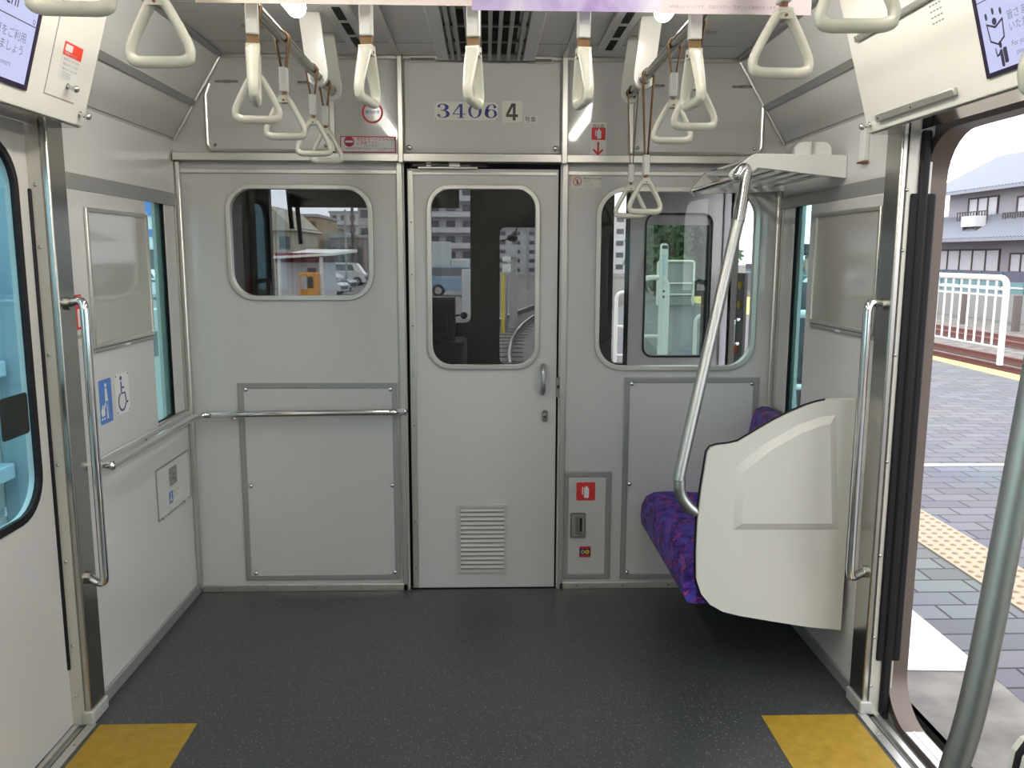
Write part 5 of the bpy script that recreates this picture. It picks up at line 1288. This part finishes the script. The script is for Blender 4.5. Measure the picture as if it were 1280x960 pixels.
b = MB(); b.box(p0.x-1.5,p1.x,60,62.2,GZ+.9,p0.z); b.build('box', mat('truck_white', (.48,.53,.52), .5), t, bevel=.05)
for x in (p0.x-.8, p1.x-.6):
    b = MB(); b.cyl((x,60.0,GZ+.45),(x,60.3,GZ+.45),.45,18); b.build('wheel', RUBBER, t)
b = MB(); b.box(p1.x-.0,p1.x+1.4,60.1,62.1,GZ+.5,GZ+2.3); b.build('driver_compartment', mat('truck_white'), t, bevel=.1)
p0, p1 = at(577,337,1,30), at(589,375,1,30)
t = thing('relay_cabinet', 'white trackside cabinet in the cab door window', 'cabinet', (p0.x,30,GZ))
b = MB(); b.box(p0.x,p1.x+.2,30,30.5,GZ,p0.z); b.build('body', mat('cabinet_white', (.50,.52,.52), .5), t, bevel=.02)
b = MB(); b.box(p0.x+.03,p1.x+.17,29.98,30,GZ+.2,p0.z-.08); b.build('door', mat('cabinet_white'), t, bevel=.008)
# trackside posts in the gangway window
def post(label, u, v0, y, w, col, extra=None):
    p = at(u, v0, 1, y); t = thing('trackside_post', label, 'post', (p.x,y,GZ), 'posts beside the track ahead')
    b = MB(); b.cyl((p.x,y,GZ),(p.x,y,p.z),w,10); b.build('post', col, t)
    if extra: extra(t, p, y)
post('grey concrete post beside the track ahead', 642, 305, 26, .14, mat('concrete_post', (.34,.34,.33), .9), lambda t, p, y: (lambda b: (b.box(p.x-.25,p.x+.12,y-.2,y-.12,p.z-.45,p.z-.05), b.build('box', mat('signal_grey', (.40,.41,.41), .6), t)))(MB()))
post('slim yellow post beside the track ahead', 629, 342, 24, .06, mat('post_yellow', (.58,.52,.05), .6))
def sgn_(t, p, y):
    for (v0, v1) in ((320.5,327),(330,340)):
        q0, q1 = at(628,v0,1,y-.05), at(638.5,v1,1,y-.05); b = MB(Fr((0,y-.05,0),(1,0,0),(0,0,1))); b.box(q0.x,q1.x,q1.z,q0.z,0,.02); b.mtl(1); b.box(q0.x+.04,q1.x-.04,q1.z+.03,q1.z+.05,.02,.022); b.build('board', [WHITE, GREYINK], t)
post('post with two white boards beside the track ahead', 633, 318, 24.85, .035, STEEL, sgn_)
post('thin utility pole farther along the track', 660, 286, 60, .10, mat('concrete_post'))
post('thin utility pole before the apartment tower', 431, 262, 66, .09, mat('concrete_post'))
post('dark utility pole left of the grey narrow block', 440, 258, 70, .13, DARKB)

# ----------------------------------------------------- left of the train
LX0 = -2.98
t = thing('trackside_shed', 'pale boarded shed with light blue steel columns left of the train', 'shed', (LX0-.5,.5,GZ))
b = MB(); b.box(LX0-1.5,LX0-.12,-3.2,1.68,GZ,2.9)
for k in range(14): b.box(LX0-.12,LX0-.10,-3.2,1.68,GZ+.1+k*.28,GZ+.32+k*.28)
b.build('boarded_wall', mat('shed_board', (.56,.58,.56), .7, noise=.15, nscale=3), t)
LB = mat('light_blue_steel', (.36,.48,.53), .5)
for y in (-1.6, -.1, 1.75):
    b = MB(); b.box(LX0-.1,LX0+.08,y-.085,y+.085,GZ,2.9); b.build('column', LB, t, bevel=.01)
for z in (-.46, .10, .75, 1.95):
    b = MB(); b.box(LX0-.1,LX0+.02,-3.2,1.6,z,z+.10); b.build('beam', LB, t, bevel=.01)
b = MB(); b.box(LX0-.09,LX0-.06,.9,1.62,1.17,1.42); b.build('dark_blue_patch', mat('shed_patch_blue', (.10,.22,.32), .5), t)  # dark blue patch on the boards
t = thing('panel_fence', 'low pale panel fence with a dark square plate left of the train', 'fence', (LX0,4.6,GZ))
for k in range(5):
    y = 2.4+k*.95; b = MB(); b.box(LX0-.03,LX0+.03,y,y+.93,GZ,1.02); b.build('panel', mat('pale_panel', (.50,.53,.52), .5), t, bevel=.012)
    b = MB(); b.box(LX0-.05,LX0+.05,y-.03,y+.0,GZ,1.06); b.build('post', mat('pale_panel'), t)
b = MB(); b.box(LX0+.031,LX0+.04,3.70,3.95,.60,.82); b.build('plate', mat('dark_plate', (.12,.13,.13), .6), t)
t = thing('building', 'white building with blue bands and blue lettering left of the railway', 'building', (-30,72,GZ), 'buildings left of the railway')
p0, p1 = at(150,228,1,70), at(203,300,1,70)
b = MB(); b.box(p0.x-6,p1.x,70,80,GZ+3,p0.z); b.mtl(1); b.box(p0.x-6,p1.x,69.9,70,p0.z-1.0,p0.z-.4); b.box(p0.x-6,p1.x,69.9,70,p1.z+.3,p1.z+.9); b.mtl(2); b.box(p0.x-6,p1.x-.3,70.5,80,GZ,GZ+3); b.build('walls', [mat('signboard_white', (.72,.72,.72), .5), BLUE, mat('dark_shopfront', (.10,.11,.12), .4)], t)
b = MB(Fr((0,69.85,0),(1,0,0),(0,0,1))); b.text('イオン', at(176,260,1,70).x, at(180,272,1,70).z, 2.0, 0); 
b = MB(Fr((0,69.85,0),(1,0,0),(0,0,1)))
q = at(186,258,1,69.85)
b.plate([[(q.x-.6,q.z),(q.x,q.z+.9),(q.x+.6,q.z),(q.x,q.z-.9)]], -.02, .02); b.box(q.x+.9,q.x+1.9,q.z-.7,q.z-.3,-.02,.02); b.build('lettering', BLUE, t)

# --------------------------------------------------------- uniformed person
def person(x, y, face):
    t = thing('person', 'person in a dark uniform and peaked cap standing on the platform', 'person', (x,y,PZ))
    H = 1.66
    V = []; Ed = []; Rd = []
    def v(p, r, prev=None):
        V.append(p); Rd.append(r)
        if prev is not None: Ed.append((prev, len(V)-1))
        return len(V)-1
    pel = v((0,0,.90), (.145,.105)); bel = v((0,0,1.02), (.140,.100), pel); ch = v((0,-.01,1.22), (.165,.115), bel); sh = v((0,0,1.36), (.135,.085), ch)
    nk = v((0,.005,1.43), (.055,.055), sh); hd0 = v((0,-.012,1.50), (.070,.078), nk); hd1 = v((0,-.010,1.585), (.078,.092), hd0); v((0,.0,1.655), (.055,.065), hd1)
    for s in (-1,1):
        a = v((s*.185,.0,1.345), (.060,.060), sh); e_ = v((s*.225,.02,1.08), (.046,.046), a); w = v((s*.215,-.06,.86), (.034,.034), e_); hpalm = v((s*.212,-.075,.80), (.028,.036), w)
        for k, (dx, dy, ln) in enumerate(((0,-.028,.075),(0,-.010,.085),(0,.008,.082),(0,.024,.066))):
            f1 = v((s*.210+dx,-.082+dy,.765), (.0095,.0095), hpalm); v((s*.203+dx,-.090+dy,.765-ln*.8), (.0085,.0085), f1)
        th = v((s*.195,-.112,.785), (.010,.010), hpalm); v((s*.188,-.122,.75), (.009,.009), th)
        hp_ = v((s*.085,0,.86), (.090,.095), pel); kn = v((s*.09,-.012,.48), (.060,.064), hp_); an = v((s*.095,.018,.10), (.045,.050), kn); ft = v((s*.10,-.05,.045), (.045,.040), an); v((s*.105,-.165,.035), (.040,.030), ft)
    me = bpy.data.meshes.new('body'); me.from_pydata(V, Ed, []); o = bpy.data.objects.new('body', me); COL.objects.link(o)
    md = o.modifiers.new('skin', 'SKIN'); sv = me.skin_vertices[0].data
    for i, r in enumerate(Rd): sv[i].radius = r
    sv[0].use_root = True
    o.modifiers.new('sub', 'SUBSURF').levels = 2; o.modifiers['sub'].render_levels = 2
    dg = bpy.context.evaluated_depsgraph_get(); m2 = bpy.data.meshes.new_from_object(o.evaluated_get(dg)); bpy.data.objects.remove(o)
    # face relief
    for q in m2.vertices:
        c = q.co
        if c.z > 1.43 and c.y < -.03:
            nose = math.exp(-((c.x/.014)**2) - ((c.z-1.535)/.022)**2)*.026
            chin = math.exp(-((c.x/.03)**2) - ((c.z-1.472)/.016)**2)*.012
            brow = math.exp(-((c.x/.05)**2) - ((c.z-1.580)/.012)**2)*.006
            eye = -math.exp(-(((abs(c.x)-.030)/.014)**2) - ((c.z-1.563)/.010)**2)*.008
            lip = math.exp(-((c.x/.022)**2) - ((c.z-1.500)/.008)**2)*.007
            c.y -= nose+chin+brow+eye+lip
    skin_ = mat('skin', (.55,.36,.27), .5); navy = mat('navy_uniform', (.016,.022,.045), .7); trous = mat('dark_trousers', (.014,.016,.025), .7); shoe = mat('black_shoe', (.01,.01,.01), .3); shirt = mat('white_shirt', (.7,.7,.7), .6)
    for m in (skin_, navy, trous, shoe, shirt): m2.materials.append(m)
    for p in m2.polygons:
        c = p.center; i = 1
        if c.z > 1.435: i = 0
        elif c.z > 1.395 and abs(c.x) < .075: i = 4
        elif c.z < .075: i = 3
        elif abs(c.x) > .165 and c.z < .87: i = 0
        elif c.z < .90: i = 2
        p.material_index = i; p.use_smooth = True
    body = bpy.data.objects.new('body', m2); COL.objects.link(body); body.parent = t
    ORG[t.name] = Vector((0,0,0))
    b = MB(); b.plate([circ(0,0,.100,28,.112)], 1.615, 1.660); b.plate([circ(0,-.004,.128,28,.135)], 1.660, 1.688); b.mtl(1); b.plate([circ(0,0,.1015,28,.1135)], 1.620, 1.640)
    b.mtl(2); b.add([( .085,-.075,1.617),(.05,-.125,1.602),(0,-.152,1.594),(-.05,-.125,1.602),(-.085,-.075,1.617),(.06,-.06,1.622),(-.06,-.06,1.622),(.085,-.075,1.610),(.05,-.125,1.595),(0,-.152,1.587),(-.05,-.125,1.595),(-.085,-.075,1.610)], [(0,1,2,3,4,6,5),(7,8,1,0),(8,9,2,1),(9,10,3,2),(10,11,4,3),(7,11,10,9,8)])
    b.build('peaked_cap', [navy, mat('cap_band', (.05,.05,.06), .5), BLACK], t, bevel=.004)
    b = MB(); b.ball((0,.022,1.560), .094, .92, .90, .98, 18, 12)
    b.v = [q for q in b.v]; b.build('hair', mat('black_hair', (.012,.011,.010), .5), t)
    for s in (-1,1):
        b = MB(); b.ball((s*.078,.012,1.545), .030, .35,.65,1, 10, 8); b.build('ear', skin_, t)
        b = MB(); b.ball((s*.030,-.094,1.563), .0105, 1,.6,.8, 10, 6); b.mtl(1); b.ball((s*.030,-.0995,1.563), .005, 1,.5,1, 8, 5); b.build('eye', [WHITE, INK], t)
    t.location = (x,y,PZ); t.rotation_euler = (0,0,face); ORG[t.name] = Vector((x,y,PZ))
    return t
person(2.60, 2.9, -PI/2-.05)
bpy.data.objects['person'].location.z += .012

# ================================================================= daylight
w = bpy.data.worlds.new('World'); sc.world = w; w.use_nodes = True; nt = w.node_tree; bg = nt.nodes['Background']
tc = nt.nodes.new('ShaderNodeTexCoord'); n = nt.nodes.new('ShaderNodeTexNoise'); n.inputs['Scale'].default_value = 2.5; n.inputs['Detail'].default_value = 5
r = nt.nodes.new('ShaderNodeValToRGB'); r.color_ramp.elements[0].position = .35; r.color_ramp.elements[0].color = (.78,.84,.95,1); r.color_ramp.elements[1].position = .65; r.color_ramp.elements[1].color = (1,1,1,1)
nt.links.new(tc.outputs['Generated'], n.inputs['Vector']); nt.links.new(n.outputs['Fac'], r.inputs['Fac']); nt.links.new(r.outputs['Color'], bg.inputs['Color'])
bg.inputs['Strength'].default_value = 3.2

sc.view_settings.view_transform = 'Standard'; sc.view_settings.look = 'None'; sc.view_settings.gamma = 1; sc.view_settings.use_curve_mapping = False
sc.view_settings.exposure = 0.0
sc.cycles.max_bounces = 10; sc.cycles.transparent_max_bounces = 16; sc.cycles.diffuse_bounces = 5; sc.cycles.glossy_bounces = 5
sc.cycles.caustics_reflective = False; sc.cycles.caustics_refractive = False; sc.cycles.sample_clamp_indirect = 4
